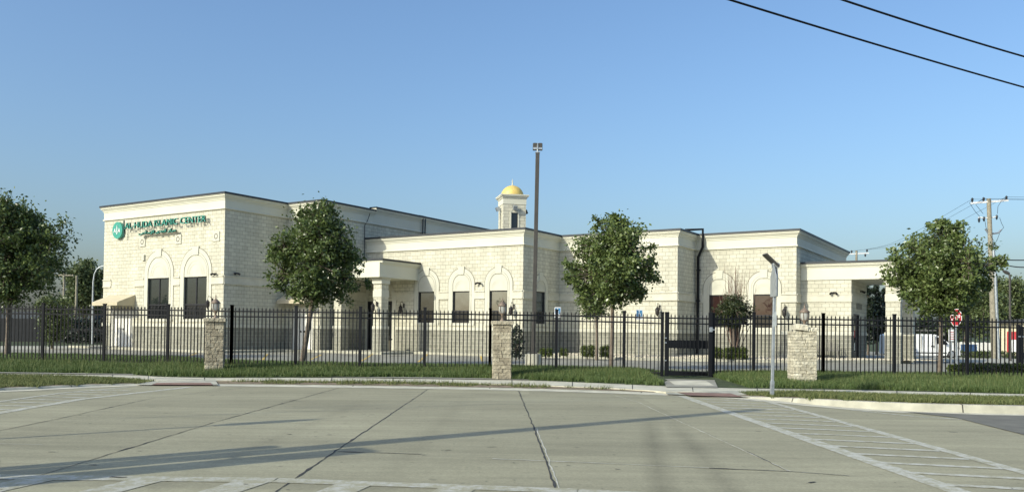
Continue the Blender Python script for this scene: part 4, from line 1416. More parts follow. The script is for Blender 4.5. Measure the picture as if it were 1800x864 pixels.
def tree(name, label, base, Y, blobs, leaf, twigs=420, per=34, size=.1, trunk_r=.09, seed=1, trunk_top=None, group=None, zg=None, spread=.30, limbs=True):
    """blobs: crown lumps surveyed in photo pixels (x, y, r) at distance Y; each lump gets depth round the trunk"""
    rg = np.random.default_rng(seed); rr = random.Random(seed)
    bp_ = at(base[0], base[1], Y)
    z0 = bp_.z if zg is None else zg
    root = Vector((bp_.x, Y, z0))
    t = thing(name, label, 'tree' if 'tree' in name else 'shrub', root, 0, group)
    k = mpp(Y)
    cx = sum(b[0] * b[2] for b in blobs) / sum(b[2] for b in blobs)
    ax = at(cx, 500, Y).x - root.x
    sph = []
    for (x, y, r) in blobs:
        p = at(x, y, Y)
        dx, z, rad = p.x - root.x - ax, p.z - z0, r * k * 1.1
        sph.append((ax + dx, rr.uniform(-.25, .25) * abs(dx) , z, rad, 1.0))
        for a in (rr.uniform(50, 100), rr.uniform(140, 210), rr.uniform(-100, -50)):
            sph.append((ax + dx * math.cos(R(a)), (abs(dx) * .95 + rad * .3) * math.sin(R(a)), z + rr.uniform(-.15, .15) * rad, rad * .92, .75))
    wts = np.array([s[3] ** 2 * s[4] for s in sph]); wts /= wts.sum()
    ch = rg.choice(len(sph), twigs, p=wts)
    S = np.array([s[:4] for s in sph])
    dirs = rg.normal(size=(twigs, 3)); dirs /= np.linalg.norm(dirs, axis=1)[:, None]
    rad = rg.random(twigs) ** .36
    tips = S[ch, :3] + dirs * (S[ch, 3] * rad)[:, None]
    # trunk and limbs
    tb = MB()
    tt_ = Vector((ax * .8, 0, min(s[2] for s in sph) * .2 + np.mean(S[:, 2]) * .8)) if trunk_top is None else Vector((at(trunk_top[0], trunk_top[1], Y).x - root.x, 0, at(trunk_top[0], trunk_top[1], Y).z - z0))
    zlow = min(s[2] - s[3] * .6 for s in sph)
    fork = Vector((tt_.x * .75, 0, max(.25, zlow)))
    pts = [Vector((0, 0, -.2)), Vector((0, 0, 0)), Vector((fork.x * .45 + .02, 0, fork.z * .5)), fork, tt_, Vector((tt_.x * 1.02, .05, max(s[2] + s[3] * .5 for s in sph)))]
    tb.tube(pts, [trunk_r * 1.35, trunk_r * 1.15, trunk_r * .95, trunk_r * .85, trunk_r * .5, trunk_r * .08], 9)
    anchors = [fork.lerp(tt_, .5), tt_]
    if limbs:
        for s in sorted(sph, key=lambda q: -q[3])[:16]:
            e = Vector(s[:3])
            st = fork.lerp(tt_, rr.uniform(0, .9))
            if e.z < st.z + .1: st = fork
            mid = st.lerp(e, .5) + Vector((0, 0, -.08 * (e - st).length + .1))
            tb.tube([st, mid, e], [trunk_r * .45, trunk_r * .28, trunk_r * .1], 6)
            anchors += [mid, e, st.lerp(mid, .5)]
    A = np.array([a[:] for a in anchors])
    for i in range(0, twigs):
        dd = np.linalg.norm(A - tips[i], axis=1); j = dd.argmin()
        if True:
            tb.tube([Vector(A[j]), Vector(tips[i])], [.012 + trunk_r * .06, .005], 4, caps=False)
    tb.build('trunk', MT['bark'], t)
    # leaves: little drooping sprays along twig ends
    N = twigs * per
    own = np.repeat(np.arange(twigs), per)
    tdir = dirs.copy(); tdir[:, 2] = tdir[:, 2] * .6 - .15
    along = rg.uniform(-1.0, .5, N)
    rs = spread * np.clip(S[ch, 3], .13, .8) / .5
    P = tips[own] + tdir[own] * (along * rs[own])[:, None] + rg.normal(size=(N, 3)) * (rs[own] * .27)[:, None]
    fast_mesh('crown', leaf_quads(P, size, rg), 4, leaf, t)
    return t
PT = 'leafy street trees inside the fence'
tree('pear_tree', 'large dark leafy tree at the left edge of the picture, behind the fence', (13, 622), 33, [(20, 420, 58), (72, 440, 40), (5, 392, 38), (52, 385, 24), (92, 425, 24), (30, 480, 48), (78, 485, 30), (-30, 450, 58), (10, 512, 32), (-52, 410, 45), (-20, 375, 35), (98, 455, 18), (-70, 470, 40), (66, 500, 25), (35, 368, 14)],
     MT['leaf'], 620, 42, .125, .10, 21, (18, 420), PT, .12)
tree('pear_tree', 'round leafy tree on a bare leaning trunk in front of the white door', (531, 634), 30, [(560, 395, 38), (577, 372, 17), (533, 405, 30), (503, 430, 28), (600, 412, 25), (612, 450, 26), (560, 450, 55), (503, 480, 28), (482, 455, 15), (602, 492, 28), (630, 482, 12), (545, 508, 28), (622, 505, 12), (528, 375, 9), (578, 515, 18), (474, 490, 15), (632, 440, 10), (638, 484, 13), (490, 506, 18), (612, 512, 18), (466, 462, 9), (520, 520, 16)],
     MT['leaf'], 560, 40, .118, .095, 22, (556, 420), PT, .14)
tree('pear_tree', 'round leafy tree right of the floodlight pole, before the middle wing', (1074, 642), 29.3, [(1075, 412, 32), (1042, 430, 32), (1105, 428, 34), (1010, 448, 18), (1012, 480, 18), (1050, 480, 42), (1100, 478, 42), (1138, 468, 22), (1157, 454, 8), (1085, 508, 28), (1118, 512, 20), (1042, 516, 22), (1068, 388, 13), (1102, 392, 13), (1152, 477, 10), (995, 462, 9), (1130, 435, 12), (1000, 490, 14), (1020, 515, 16), (1140, 490, 14)],
     MT['leaf2'], 560, 40, .118, .075, 23, (1078, 430), PT, .14)
tree('pear_tree', 'wide leafy tree at the right, behind the stop sign', (1652, 656), 27, [(1640, 458, 40), (1602, 440, 27), (1592, 480, 25), (1680, 428, 30), (1682, 402, 16), (1665, 490, 38), (1708, 470, 34), (1730, 450, 17), (1700, 508, 28), (1632, 512, 28), (1738, 500, 15), (1578, 455, 14), (1602, 512, 17), (1686, 391, 9), (1664, 395, 9), (1740, 470, 10), (1572, 490, 9), (1610, 424, 10), (1668, 532, 26), (1622, 535, 20), (1645, 530, 24), (1690, 530, 22), (1720, 510, 18)],
     MT['leaf2'], 640, 40, .112, .072, 24, (1655, 440), PT, .14)
tree('small_tree', 'small bushy young tree by the gravel bed, half hidden behind a larger crown', (1049, 623), 39.5, [(1045, 522, 26), (1030, 510, 20), (1055, 545, 16), (1036, 542, 17), (1060, 520, 18), (1050, 500, 14)], MT['leaf'], 200, 34, .10, .07, 25, (1048, 520), None, .2)
tree('holly_tree', 'small dark evergreen tree on a thin trunk before the right wing', (1289, 627), 40, [(1288, 545, 22), (1268, 540, 14), (1308, 542, 15), (1290, 530, 15), (1275, 558, 12), (1303, 560, 13), (1260, 548, 7), (1318, 555, 8), (1290, 568, 10)], MT['holly'], 260, 34, .09, .055, 26, (1289, 545), None, .2)
# bare shoots above the evergreen: a bare-branched shrub standing behind it
t = thing('bare_shrub', 'bare upright reddish twigs rising above the small evergreen', 'shrub', (at(1292, 625, 40.6).x, 40.6, .2))
m_ = MB(); rr = random.Random(3)
for k in range(46):
    tx = at(rr.gauss(1292, 15), rr.uniform(462, 522) if k > 6 else rr.uniform(462, 480), 40.6)
    e = Vector((tx.x - t.location.x, rr.uniform(-.4, .4), tx.z - .2))
    st = Vector((rr.uniform(-.12, .12), rr.uniform(-.1, .1), 0))
    mid = st.lerp(e, .45) + Vector(((e.x - st.x) * .25, 0, 0))
    m_.tube([st, mid, e], [.022, .015, .006], 5)
    for q in range(4):
        b0 = mid.lerp(e, rr.uniform(.1, .8)); m_.tube([b0, b0 + Vector((rr.uniform(-.12, .12), rr.uniform(-.1, .1), rr.uniform(.15, .4)))], [.008, .004], 4, caps=False)
m_.build('branches', MT['twig'], t)

def bush(name, label, px, py, wpx, hpx, Y, leaf, seed, group=None, size=.05, n=1500, zg=None, boxy=.6):
    rg = np.random.default_rng(seed)
    p = at(px, py, Y); k = mpp(Y)
    z0 = p.z if zg is None else zg
    t = thing(name, label, 'shrub', (p.x, Y, z0), 0, group)
    hw, hh = wpx * k / 2, hpx * k / 2
    d = rg.normal(size=(n, 3)); d /= np.linalg.norm(d, axis=1)[:, None]
    d = np.sign(d) * np.abs(d) ** boxy
    r_ = rg.random(n) ** .25 * rg.uniform(.86, 1.05, n)
    lump = 1 + .1 * np.sin(d[:, 0] * 5 + seed) * np.cos(d[:, 2] * 6 + seed)
    P = d * (r_ * lump)[:, None] * np.array([hw, hw, hh]) + np.array([0, 0, hh])
    P[:, 2] = np.maximum(P[:, 2], .01)
    m_ = MB(); m_.tube([(0, 0, -.1), (0, 0, hh)], [.03, .015], 6)
    for a in range(7):
        m_.tube([(0, 0, .05), (hw * .6 * math.cos(a), hw * .6 * math.sin(a), hh * 1.2)], [.015, .006], 5)
    m_.build('stem', MT['bark'], t)
    fast_mesh('foliage', leaf_quads(P, size, rg, 0), 4, leaf, t)
    return t
BG = 'clipped boxwood shrubs in the gravel bed'
bush('boxwood_shrub', 'low yellow-green shrub right of the floodlight pole base', 960, 619, 24, 15, 40.5, MT['box'], 1, BG, .075, 1100, .2)
bush('boxwood_shrub', 'loose low shrub against the shaded grey wall base', 991, 619, 17, 15, 41, MT['box'], 2, BG, .075, 420, .2)
bush('boxwood_shrub', 'rounded green shrub left of the young tree trunk', 1033, 621, 26, 21, 40, MT['box'], 3, BG, .07, 1700, .2)
bush('boxwood_shrub', 'rounded green shrub right of the young tree trunk', 1064, 621, 21, 21, 40, MT['box'], 4, BG, .07, 1500, .2)
bush('boxwood_shrub', 'leftmost rounded shrub under the evergreen, beside the gate post', 1260, 626, 22, 21, 40, MT['box'], 5, BG, .07, 1500, .2)
bush('boxwood_shrub', 'middle rounded shrub under the evergreen', 1283, 627, 20, 22, 39.6, MT['box'], 6, BG, .07, 1500, .2)
bush('boxwood_shrub', 'right-hand rounded shrub under the evergreen', 1304, 627, 20, 22, 39.6, MT['box'], 7, BG, .07, 1500, .2)
bush('dark_shrub', 'tall dark open shrub behind the middle stone pillar', 908, 629, 26, 62, 38.5, MT['leafdark'], 8, None, .12, 700, .1, 1)
HG = 'low hedges on the right lawn'
bush('hedge', 'dark low hedge inside the fence at the right', 1730, 656, 72, 17, 30, MT['hedge'], 9, HG, .08, 3600, None, .4)
bush('hedge', 'yellow-green low hedge left of the darker one', 1685, 654, 32, 13, 31, MT['box'], 10, HG, .08, 1500, None, .5)
bush('hedge', 'yellow-green low hedge at the far right edge', 1790, 656, 50, 17, 30, MT['box'], 11, HG, .08, 1800, None, .5)

# background trees
BT = 'trees in the distance'
tree('background_tree', 'light green tree beside the tall wing, behind the hooked lamp', (150, 600), 76, [(150, 490, 28), (130, 478, 15), (165, 510, 25), (150, 466, 11), (135, 510, 18), (172, 480, 14), (150, 535, 20)], MT['leafbg'], 300, 34, .26, .16, 31, (150, 500), BT, .0, .5)
tree('background_tree', 'small loose tree before the dark hedge at the left', (92, 601), 47, [(92, 545, 22), (74, 530, 11), (106, 568, 17), (84, 575, 17), (110, 530, 10), (100, 590, 12)], MT['leafbg'], 200, 30, .15, .08, 32, (92, 540), BT, .05, .4)
tree('background_tree', 'broad tree behind the utility pole at the right', (1695, 617), 84, [(1700, 525, 30), (1725, 515, 22), (1680, 545, 24), (1715, 550, 28), (1745, 540, 22), (1690, 575, 22), (1740, 570, 18)], MT['leafbg'], 320, 34, .28, .22, 33, (1700, 530), BT, -.1, .5)
tree('background_tree', 'tree right of the utility pole, above the yellow building', (1775, 612), 96, [(1770, 520, 24), (1755, 505, 18), (1790, 510, 22), (1775, 545, 24), (1760, 540, 18)], MT['leafbg'], 300, 34, .3, .22, 34, (1775, 520), BT, -.1, .5)
tree('background_tree', 'pale hazy tree at the right edge behind the yellow building', (1815, 610), 110, [(1815, 525, 30), (1800, 560, 25), (1840, 540, 30), (1822, 580, 22)], MT['leafbg'], 280, 32, .34, .25, 35, (1815, 530), BT, -.1, .5)
for i, (x, lab) in enumerate(((1526, 'tall dark evergreen seen through the canopy opening, at its left side'), (1541, 'tall dark evergreen seen in the middle of the canopy opening'), (1556, 'tall dark evergreen beside the front canopy pillar'))):
    tree('evergreen_tree', lab, (x, 618), 66 + i, [(x, 590, 10), (x, 570, 10), (x + 1, 550, 9), (x - 1, 530, 8), (x, 512, 6), (x, 500, 3)], MT['leafdark'], 160, 30, .2, .1, 40 + i, (x, 530), 'evergreens beyond the canopy', .0, .4, False)
for i, (x, Y, lab) in enumerate(((1625, 92, 'dark low tree in the distance above the white van'), (1660, 88, 'dark low tree in the distance behind the stop sign'), (1590, 98, 'dark low tree in the distance between the canopy pillars and the van'))):
    tree('background_tree', lab, (x, 608), Y, [(x - 12, 585, 14), (x + 10, 582, 14), (x, 570, 12), (x + 20, 590, 10), (x - 22, 592, 10)], MT['leafdark'], 150, 26, .3, .2, 50 + i, (x, 575), BT, -.2, .5)

# grass blades
def blades(name, label, x0, x1, ylo, yhi, dens, h, wd, m, zf, skip=None, seed=1, lean=.5):
    rg = np.random.default_rng(seed)
    xs_, ys_, zs_ = [], [], []
    for xi in np.arange(x0, x1, .5):
        a, b = ylo(xi + .25), yhi(xi + .25)
        if b - a < .03: continue
        c_ = int(dens * .5 * (b - a))
        X = rg.uniform(xi, xi + .5, c_); Yv = rg.uniform(a, b, c_)
        xs_.append(X); ys_.append(Yv); zs_.append(np.array([zf(p, q) for p, q in zip(X, Yv)]))
    X, Yv, Zv = np.concatenate(xs_), np.concatenate(ys_), np.concatenate(zs_)
    if skip is not None:
        kq = ~skip(X, Yv); X, Yv, Zv = X[kq], Yv[kq], Zv[kq]
    N = len(X)
    clump = .75 + .5 * (np.sin(X * 2.1 + 3 * np.sin(Yv * 1.7)) * np.sin(Yv * 2.9 + X * .8) * .5 + .5)
    hh = h * rg.uniform(.45, 1.15, N) * clump
    an = rg.uniform(0, 6.28, N); ln = rg.normal(0, lean, N)
    q = np.empty((N, 3, 3))
    q[:, 0] = np.stack([X - np.cos(an) * wd, Yv - np.sin(an) * wd, Zv - .01], 1)
    q[:, 1] = np.stack([X + np.cos(an) * wd, Yv + np.sin(an) * wd, Zv - .01], 1)
    q[:, 2] = np.stack([X + hh * ln * np.sin(an), Yv - hh * ln * np.cos(an), Zv + hh], 1)
    o = fast_mesh(name, q, 3, m)
    return tag(o, label, 'grass', kind='stuff')
gate_skip = lambda X, Y: (X > 3.95 + .03 * (Y - 21)) & (X < 6.0) & (Y < 25.4)
blades('grass', 'long green grass in the strip between the sidewalk and the black fence', -17.5, 17, lambda x: interp(SBx, x) + .10 + .05 * math.sin(5 * x) + .05 * math.sin(13 * x + 1), lambda x: interp(FENCE, x) + .6, 2100, .145, .010, MT['grass'], lawn_z, gate_skip, 1)
blades('grass', 'taller pale seed stalks scattered through the grass by the fence', -17.5, 17, lambda x: interp(SBx, x) + .12, lambda x: interp(FENCE, x) + .3, 110, .25, .007, MT['grassdry'], lawn_z, gate_skip, 6, .4)
blades('grass', 'green grass behind the fence up to the parking lot', -24, 20, lambda x: interp(FENCE, x) + .6, lambda x: interp(LOTE, x) - .03, 480, .13, .016, MT['grass'], lawn_z, gate_skip, 2)
KZX = sorted([(p[0], z) for p, z in zip(K2, KV)])
def vz(x, y):
    k_, s_ = interp(KX, x), interp(SFx, x)
    kz_ = interp(KZX, x)
    return kz_ + (.04 - kz_) * max(0, min(1, (y - k_) / max(.05, s_ - k_)))
vskip = lambda X, Y: ((X > -9.0) & (X < -7.2)) | ((X > 3.5) & (X < 5.35))
vmix = np.random.default_rng(9)
blades('grass', 'short patchy dry grass along the road edge before the sidewalk', -8, 4, lambda x: interp(KX, x) + .12, lambda x: interp(SFx, x) - .02, 520, .10, .010, MT['grassdry'], vz, lambda X, Y: vskip(X, Y) | (np.sin(X * 3 + 1.3 * np.sin(X * 7)) * .3 + (Y - np.array([interp(KX, a) for a in X])) < .32), 3, .9)
blades('grass', 'mown grass on the left kerb strip', -20, -8, lambda x: interp(KX, x) + .03, lambda x: interp(SFx, x) - .16, 1500, .085, .010, MT['grassdry'], vz, vskip, 4, .9)
blades('grass', 'mown grass on the right kerb strip around the metal sign post', 4.6, 17, lambda x: interp(KX, x) + .03, lambda x: interp(SFx, x) - .16, 1500, .085, .010, MT['grassdry'], vz, vskip, 5, .9)
# ================================================================== STREET FURNITURE
# tall floodlight pole on a concrete pier
p = G(937, 641, .13)
p = Vector((p.x, p.y, .1))
lp = thing('floodlight_pole', 'tall brown square pole with a twin floodlight head, standing on a concrete pier', 'light pole', p)
Yp = p.y
top = at(945, 268, Yp).z - p.z
dx = at(945, 268, Yp).x - p.x
m_ = MB(); m_.lathe([(.30, -.2), (.30, .43), (.27, .46), (0, .46)], (0, 0, 0), 24); m_.build('concrete_pier', MT['kerb'], lp)
m_ = MB()
Mx = Matrix(((1, 0, dx / top, 0), (0, 1, 0, 0), (0, 0, 1, 0), (0, 0, 0, 1)))
m_.bbox(-.075, .075, -.075, .075, .46, top, .01, Mx); m_.bbox(-.14, .14, -.14, .14, .46, .54, .02, Mx)
m_.build('shaft', MT['pole'], lp)
m_ = MB(); m_.tube([(dx, 0, top - .05), (dx, 0, top + .3)], .035, 8); m_.box(dx - .09, dx + .09, -.09, .09, top - .02, top + .01); m_.box(dx - .17, dx + .17, -.03, .03, top + .12, top + .19); m_.box(dx - .02, dx + .02, -.05, .02, top + .12, top + .36)
m_.build('bracket', MT['galv'], lp)
for sg_ in (-1, 1):
    m_ = MB(); m_.bbox(dx + sg_ * .1 - .085, dx + sg_ * .1 + .085, -.02, .14, top + .1, top + .37, .02); m_.build('floodlight', MT['pole'], lp)

# metal post with signs seen edge-on and a solar panel
p = G(1357, 691, .12)
st = thing('sign_post', 'galvanised square post carrying signs seen edge-on and a tilted solar panel', 'sign post', p)
Yp = p.y
tp = at(1362.5, 470, Yp); hz = tp.z - p.z; dx = tp.x - p.x
Mx = Matrix(((1, 0, dx / hz, 0), (0, 1, 0, 0), (0, 0, 1, 0), (0, 0, 0, 1)))
m_ = MB(); m_.bbox(-.03, .03, -.03, .03, -.2, hz + .05, .006, Mx); m_.bbox(-.04, .04, -.04, .04, -.2, .28, .006, Mx)
m_.build('post', MT['galv'], st)
def plate(poly, c, rz, tilt=0, th=.008, m=MT['alu'], name='sign_plate'):
    n = len(poly); q = MB()
    q.add([(x, -th, z) for x, z in poly] + [(x, th, z) for x, z in poly], [tuple(range(n)), tuple(reversed(range(n, 2 * n)))] + [(i, n + i, n + (i + 1) % n, (i + 1) % n) for i in range(n)])
    xf(q, Matrix.Translation(c) @ Matrix.Rotation(rz, 4, 'Z') @ Matrix.Rotation(tilt, 4, 'X'))
    return q.build(name, m, st)
dia = [(-.06, -.30), (.06, -.30), (.31, -.06), (.31, .06), (.06, .30), (-.06, .30), (-.31, .06), (-.31, -.06)]
pent = [(-.30, -.36), (.30, -.36), (.30, .08), (0, .36), (-.30, .08)]
rcp = [(-.23, -.16), (.23, -.16), (.23, .16), (-.23, .16)]
zt_ = hz - .26
plate([(x * 1, z * 1.05) for x, z in pent], (dx + .055, .05, zt_), R(76))
plate([(x, z) for x, z in pent], (dx - .05, -.05, zt_ - .02), R(84))
plate(rcp, (dx * .6 + .05, .02, at(1363, 560, Yp).z - p.z), R(74))
m_ = MB(); m_.bbox(-.20, .20, -.15, .15, -.018, .018, .008, Matrix.Translation((dx - .09, .0, hz + .16)) @ Matrix.Rotation(R(43), 4, 'Y') @ Matrix.Rotation(R(0), 4, 'Z'))
m_.build('solar_panel', MT['pole'], st)
m_ = MB(); m_.bbox(dx - .06, dx + .08, -.07, .07, hz + .0, hz + .1, .01); m_.build('control_box', MT['galv'], st)

# stop sign inside the fence
Ys = 36.3
p = at(1682, 640, Ys)
ss = thing('stop_sign', 'red octagonal stop sign on a metal post beyond the fence', 'sign', (p.x, Ys, p.z))
rzs = R(-82)
zc = at(1679, 557.5, Ys).z - p.z
dxs = at(1679, 557.5, Ys).x - p.x
m_ = MB(); m_.bbox(-.04, .04, -.03, .03, -.2, zc + .3, .006, Matrix(((1, 0, dxs / zc, 0), (0, 1, 0, 0), (0, 0, 1, 0), (0, 0, 0, 1)))); m_.build('post', MT['galv'], ss)
def octa(r): return [(r * math.cos(R(22.5 + 45 * k)), r * math.sin(R(22.5 + 45 * k))) for k in range(8)]
QS = Matrix.Translation((dxs, -.06, zc)) @ Matrix.Rotation(rzs, 4, 'Z')
for r_, y0, y1, m, nm in ((.405, 0, .012, MT['letterwhite'], 'sign_border'), (.375, -.004, -.0005, MT['red'], 'sign_face')):
    o_ = octa(r_); q = MB()
    q.add([(x, y0, z) for x, z in o_] + [(x, y1, z) for x, z in o_], [tuple(range(8)), tuple(reversed(range(8, 16)))] + [(i, 8 + i, 8 + (i + 1) % 8, (i + 1) % 8) for i in range(8)])
    xf(q, QS); q.build(nm, m, ss)
to = place_text('STOP', 'lettering', -.29, .29, -.13, .13, -.008, .003, MT['letterwhite'], ss, .012)
to.data.transform(QS)
q = MB(); q.box(-.15, .15, -.01, .01, -.1, .28); xf(q, Matrix.Translation((dxs - .25, .3, zc - 1.2))); 
# notice on a second post left of the stop sign
nb = thing('notice_sign', 'white notice board on a thin post left of the stop sign', 'sign', (at(1672, 640, 37.5).x, 37.5, .08))
zc2 = at(1672, 588, 37.5).z - .08
m_ = MB(); m_.bbox(-.025, .025, -.02, .02, -.2, zc2 + .35, .004); m_.build('post', MT['galv'], nb)
m_ = MB(); m_.bbox(-.14, .14, -.045, -.025, zc2 - .28, zc2 + .25, .004); bo_ = m_.build('board', MT['letterwhite'], nb)
m_ = MB()
for k in range(4): m_.box(-.1, .1, -.049, -.046, zc2 - .2 + k * .1, zc2 - .17 + k * .1)
m_.build('print_lines', MT['redpaint'], nb)

# accessible-parking signs
PG = 'accessible-parking signs at the gravel bed'
def park_sign(px, pyb, Y, pyc, label):
    p = at(px, pyb, Y)
    t = thing('parking_sign', label, 'sign', (p.x, Y, .2), 0, PG)
    zc = at(px, pyc, Y).z - .2
    m_ = MB(); m_.bbox(-.03, .03, -.02, .02, -.2, zc + .2, .005); m_.build('post', MT['galv'], t)
    m_ = MB(); m_.bbox(-.16, .16, -.045, -.025, zc - .26, zc + .24, .004); m_.build('plate', MT['letterwhite'], t)
    m_ = MB(); m_.box(-.135, .135, -.05, -.046, zc - .10, zc + .2); m_.build('blue_field', MT['blue'], t)
    m_ = MB(); m_.lathe([(.0, 0), (.028, 0)], (0, 0, 0), 10); m_.v = [(x - .01, -.053, zc + .15 + y) for x, y, z in m_.v]
    m_.box(-.02, .0, -.056, -.051, zc + .02, zc + .12); m_.box(-.02, .06, -.056, -.051, zc + .02, zc + .04); m_.box(.045, .06, -.056, -.051, zc - .05, zc + .02)
    for k in range(9):
        a0, a1 = R(100 + k * 24), R(124 + k * 24)
        m_.add([(r * math.cos(a), -.053, zc - .01 + r * math.sin(a)) for r, a in ((.06, a0), (.075, a0), (.075, a1), (.06, a1))], [(0, 1, 2, 3)])
    m_.build('wheelchair_symbol', MT['letterwhite'], t)
    return t
park_sign(979.5, 620, 40.6, 548, 'accessible-parking sign against the shaded side wall, behind a fence post')
park_sign(1123, 624, 40.2, 552, 'accessible-parking sign before the sunlit middle wing, left of the gate')

# litter bin under the portico
p = W(-8.3, -1.5, 0)
t = thing('litter_bin', 'square tan litter bin with a dark domed top by the entrance', 'bin', p, -TH + R(10))
m_ = MB(); m_.bbox(-.27, .27, -.27, .27, 0, .62, .03); m_.build('body', MT['binwood'], t)
m_ = MB(); m_.bbox(-.31, .31, -.31, .31, .62, .70, .02); m_.lathe([(.3, .70), (.28, .80), (.18, .90), (0, .93)], (0, 0, 0), 12); m_.build('lid', MT['frame'], t)
# bench before the canopy wall
p = W(14.0, 7.1, 0)
t = thing('bench', 'grey slatted metal bench against the canopy front wall', 'bench', (p.x, p.y, .2), -TH)
m_ = MB()
for k in range(16):
    x = -.68 + k * 1.36 / 15; m_.box(x - .015, x + .015, .17, .2, .42, .80 + .06 * math.sin(math.pi * k / 15))
m_.box(-.72, .72, .16, .21, .44, .48); m_.build('backrest', MT['bench'], t)
m_ = MB()
for k in range(6): m_.box(-.72, .72, -.27 + k * .075, -.215 + k * .075, .41, .44)
m_.build('seat', MT['bench'], t)
for x in (-.66, .66):
    for y in (-.24, .16):
        m_ = MB(); m_.box(x - .03, x + .03, y - .03, y + .03, 0, .41); m_.build('leg', MT['bench'], t)
    m_ = MB(); m_.tube([(x, -.24, .42), (x, -.26, .62), (x, .17, .66)], .022, 6); m_.build('armrest', MT['bench'], t)

# utility pole at the right, with crossarm, insulators, transformer gear, riser and leads
Yu = 57
p = at(1748, 628, Yu)
upole = thing('utility_pole', 'weathered wooden utility pole with a white crossarm above the right-hand tree', 'utility pole', (p.x, Yu, p.z))
zt = at(1738, 349, Yu).z - p.z; dxu = at(1738, 349, Yu).x - p.x
pt = lambda x, y, dy=0: Vector((at(x, y, Yu).x - p.x, dy, at(x, y, Yu).z - p.z))
m_ = MB(); m_.tube([(0, 0, -.4), (dxu * .5, 0, zt * .5), (dxu, 0, zt)], [.20, .17, .14], 12); m_.build('shaft', MT['wood'], upole)
m_ = MB(); A, B_ = pt(1707, 357), pt(1772, 352); m_.tube([A, B_], .09, 4, smooth=False); m_.build('crossarm', MT['letterwhite'], upole)
m_ = MB(); A, B_ = pt(1720, 382), pt(1753, 380)
m_.tube([A, pt(1738, 383)], .05, 4); m_.tube([B_, pt(1738, 384)], .05, 4); m_.build('crossarm', MT['letterwhite'], upole)
for x, y in ((1709, 351), (1729, 350), (1769, 347.5), (1721, 386), (1729.5, 384), (1752, 381)):
    q = MB(); c_ = pt(x, y); q.lathe([(.03, -.2), (.06, -.1), (.09, -.08), (.05, -.03), (.1, 0), (.05, .05), (.09, .08), (0, .16)], c_, 8); q.build('insulator', MT['coping'], upole)
q = MB(); q.tube([pt(1738, 411), pt(1748, 410), pt(1755, 409), pt(1760, 403)], [.08, .06, .06, .05], 6); q.tube([pt(1738, 411), pt(1734, 405), pt(1732, 402)], [.06, .05, .06], 6); q.build('cable_bracket', MT['galv'], upole)
q = MB()
for path in ([(1709, 350), (1702, 357), (1712, 372), (1720, 381)], [(1729, 349), (1718, 356), (1713, 360), (1726, 376)], [(1769, 346), (1760, 351), (1752, 363), (1751, 376)], [(1755, 383), (1758, 392), (1762, 400), (1756, 408)], [(1755, 410), (1750, 423), (1744, 431), (1741, 438)], [(1738, 412), (1745, 424), (1743, 440)], [(1729, 388), (1731, 400), (1733, 405)]):
    q.tube([pt(x, y, -.15) for x, y in path], .014, 5)
q.build('lead_wire', MT['black'], upole)
q = MB(); q.tube([pt(1743, 440, -.22), pt(1746, 480, -.22), pt(1748, 540, -.24), pt(1751, 600, -.24), pt(1752, 629, -.24)], .1, 8); q.build('riser_conduit', MT['galv'], upole)
# second pole far behind the roof
Yf = 105
p2 = at(1505, 600, Yf)
fpole = thing('utility_pole', 'distant utility pole with a white crossarm behind the canopy roof', 'utility pole', (p2.x, Yf, -.3))
pf = lambda x, y, dy=0: Vector((at(x, y, Yf).x - p2.x, dy, at(x, y, Yf).z + .3))
m_ = MB(); m_.tube([(0, 0, -.4), pf(1505.5, 440)], [.2, .13], 10); m_.build('shaft', MT['wood'], fpole)
m_ = MB(); m_.tube([pf(1488, 446.5), pf(1527, 444.5)], .11, 4, smooth=False); m_.build('crossarm', MT['letterwhite'], fpole)
for x, y in ((1490, 443), (1497, 442), (1524, 440), (1521, 448)):
    q = MB(); q.lathe([(.05, -.2), (.1, -.1), (.12, .1), (0, .2)], pf(x, y), 8); q.build('insulator', MT['coping'], fpole)
# lines between the poles, and on to the right
def cable(name, label, pts, r, group=None, n=20):
    pts = [Vector(p_) for p_ in pts]
    P = []
    for i in range(len(pts) - 1):
        p0, p1, p2_, p3 = pts[max(i - 1, 0)], pts[i], pts[i + 1], pts[min(i + 2, len(pts) - 1)]
        for k in range(n):
            s_ = k / n
            P.append(.5 * ((2 * p1) + (p2_ - p0) * s_ + (2 * p0 - 5 * p1 + 4 * p2_ - p3) * s_ ** 2 + (3 * p1 - p0 - 3 * p2_ + p3) * s_ ** 3))
    P.append(pts[-1])
    m_ = MB(); m_.tube(P, r, 6)
    o = m_.build(name, MT['black'])
    return tag(o, label, 'cable', group)
def sag(a, b, s_): return [a, a.lerp(b, .5) - Vector((0, 0, s_)), b]
CG = 'thin lines from the wooden utility pole'
tips_n = [Vector(upole.location) + pt(x, y) for x, y in ((1709, 350), (1729, 349), (1769, 346))]
tips_f = [Vector(fpole.location) + pf(x, y) for x, y in ((1490, 442), (1497, 441), (1524, 439))]
for a, b, lb in zip(tips_n, tips_f, ('left', 'middle', 'right')):
    cable('power_line', 'thin power line from the %s insulator of the near crossarm to the distant pole' % lb, sag(a, b, 1.0), .010, CG)
    e = a + Vector((40, -8, 1))
    cable('power_line', 'thin power line from the %s insulator of the near crossarm off the right edge' % lb, sag(a, e, .9), .009, CG)
cable('service_cable', 'thicker service cable leaving the wooden pole to the right edge', [Vector(upole.location) + pt(1746, 456), at(1800, 457, 55), at(1900, 455, 52)], .035, CG)
cable('service_cable', 'lower service cable running right at the height of the street lamp', [Vector(upole.location) + pt(1746, 470), at(1770, 467, 56), at(1800, 469.5, 55), at(1900, 470, 52)], .035, CG)
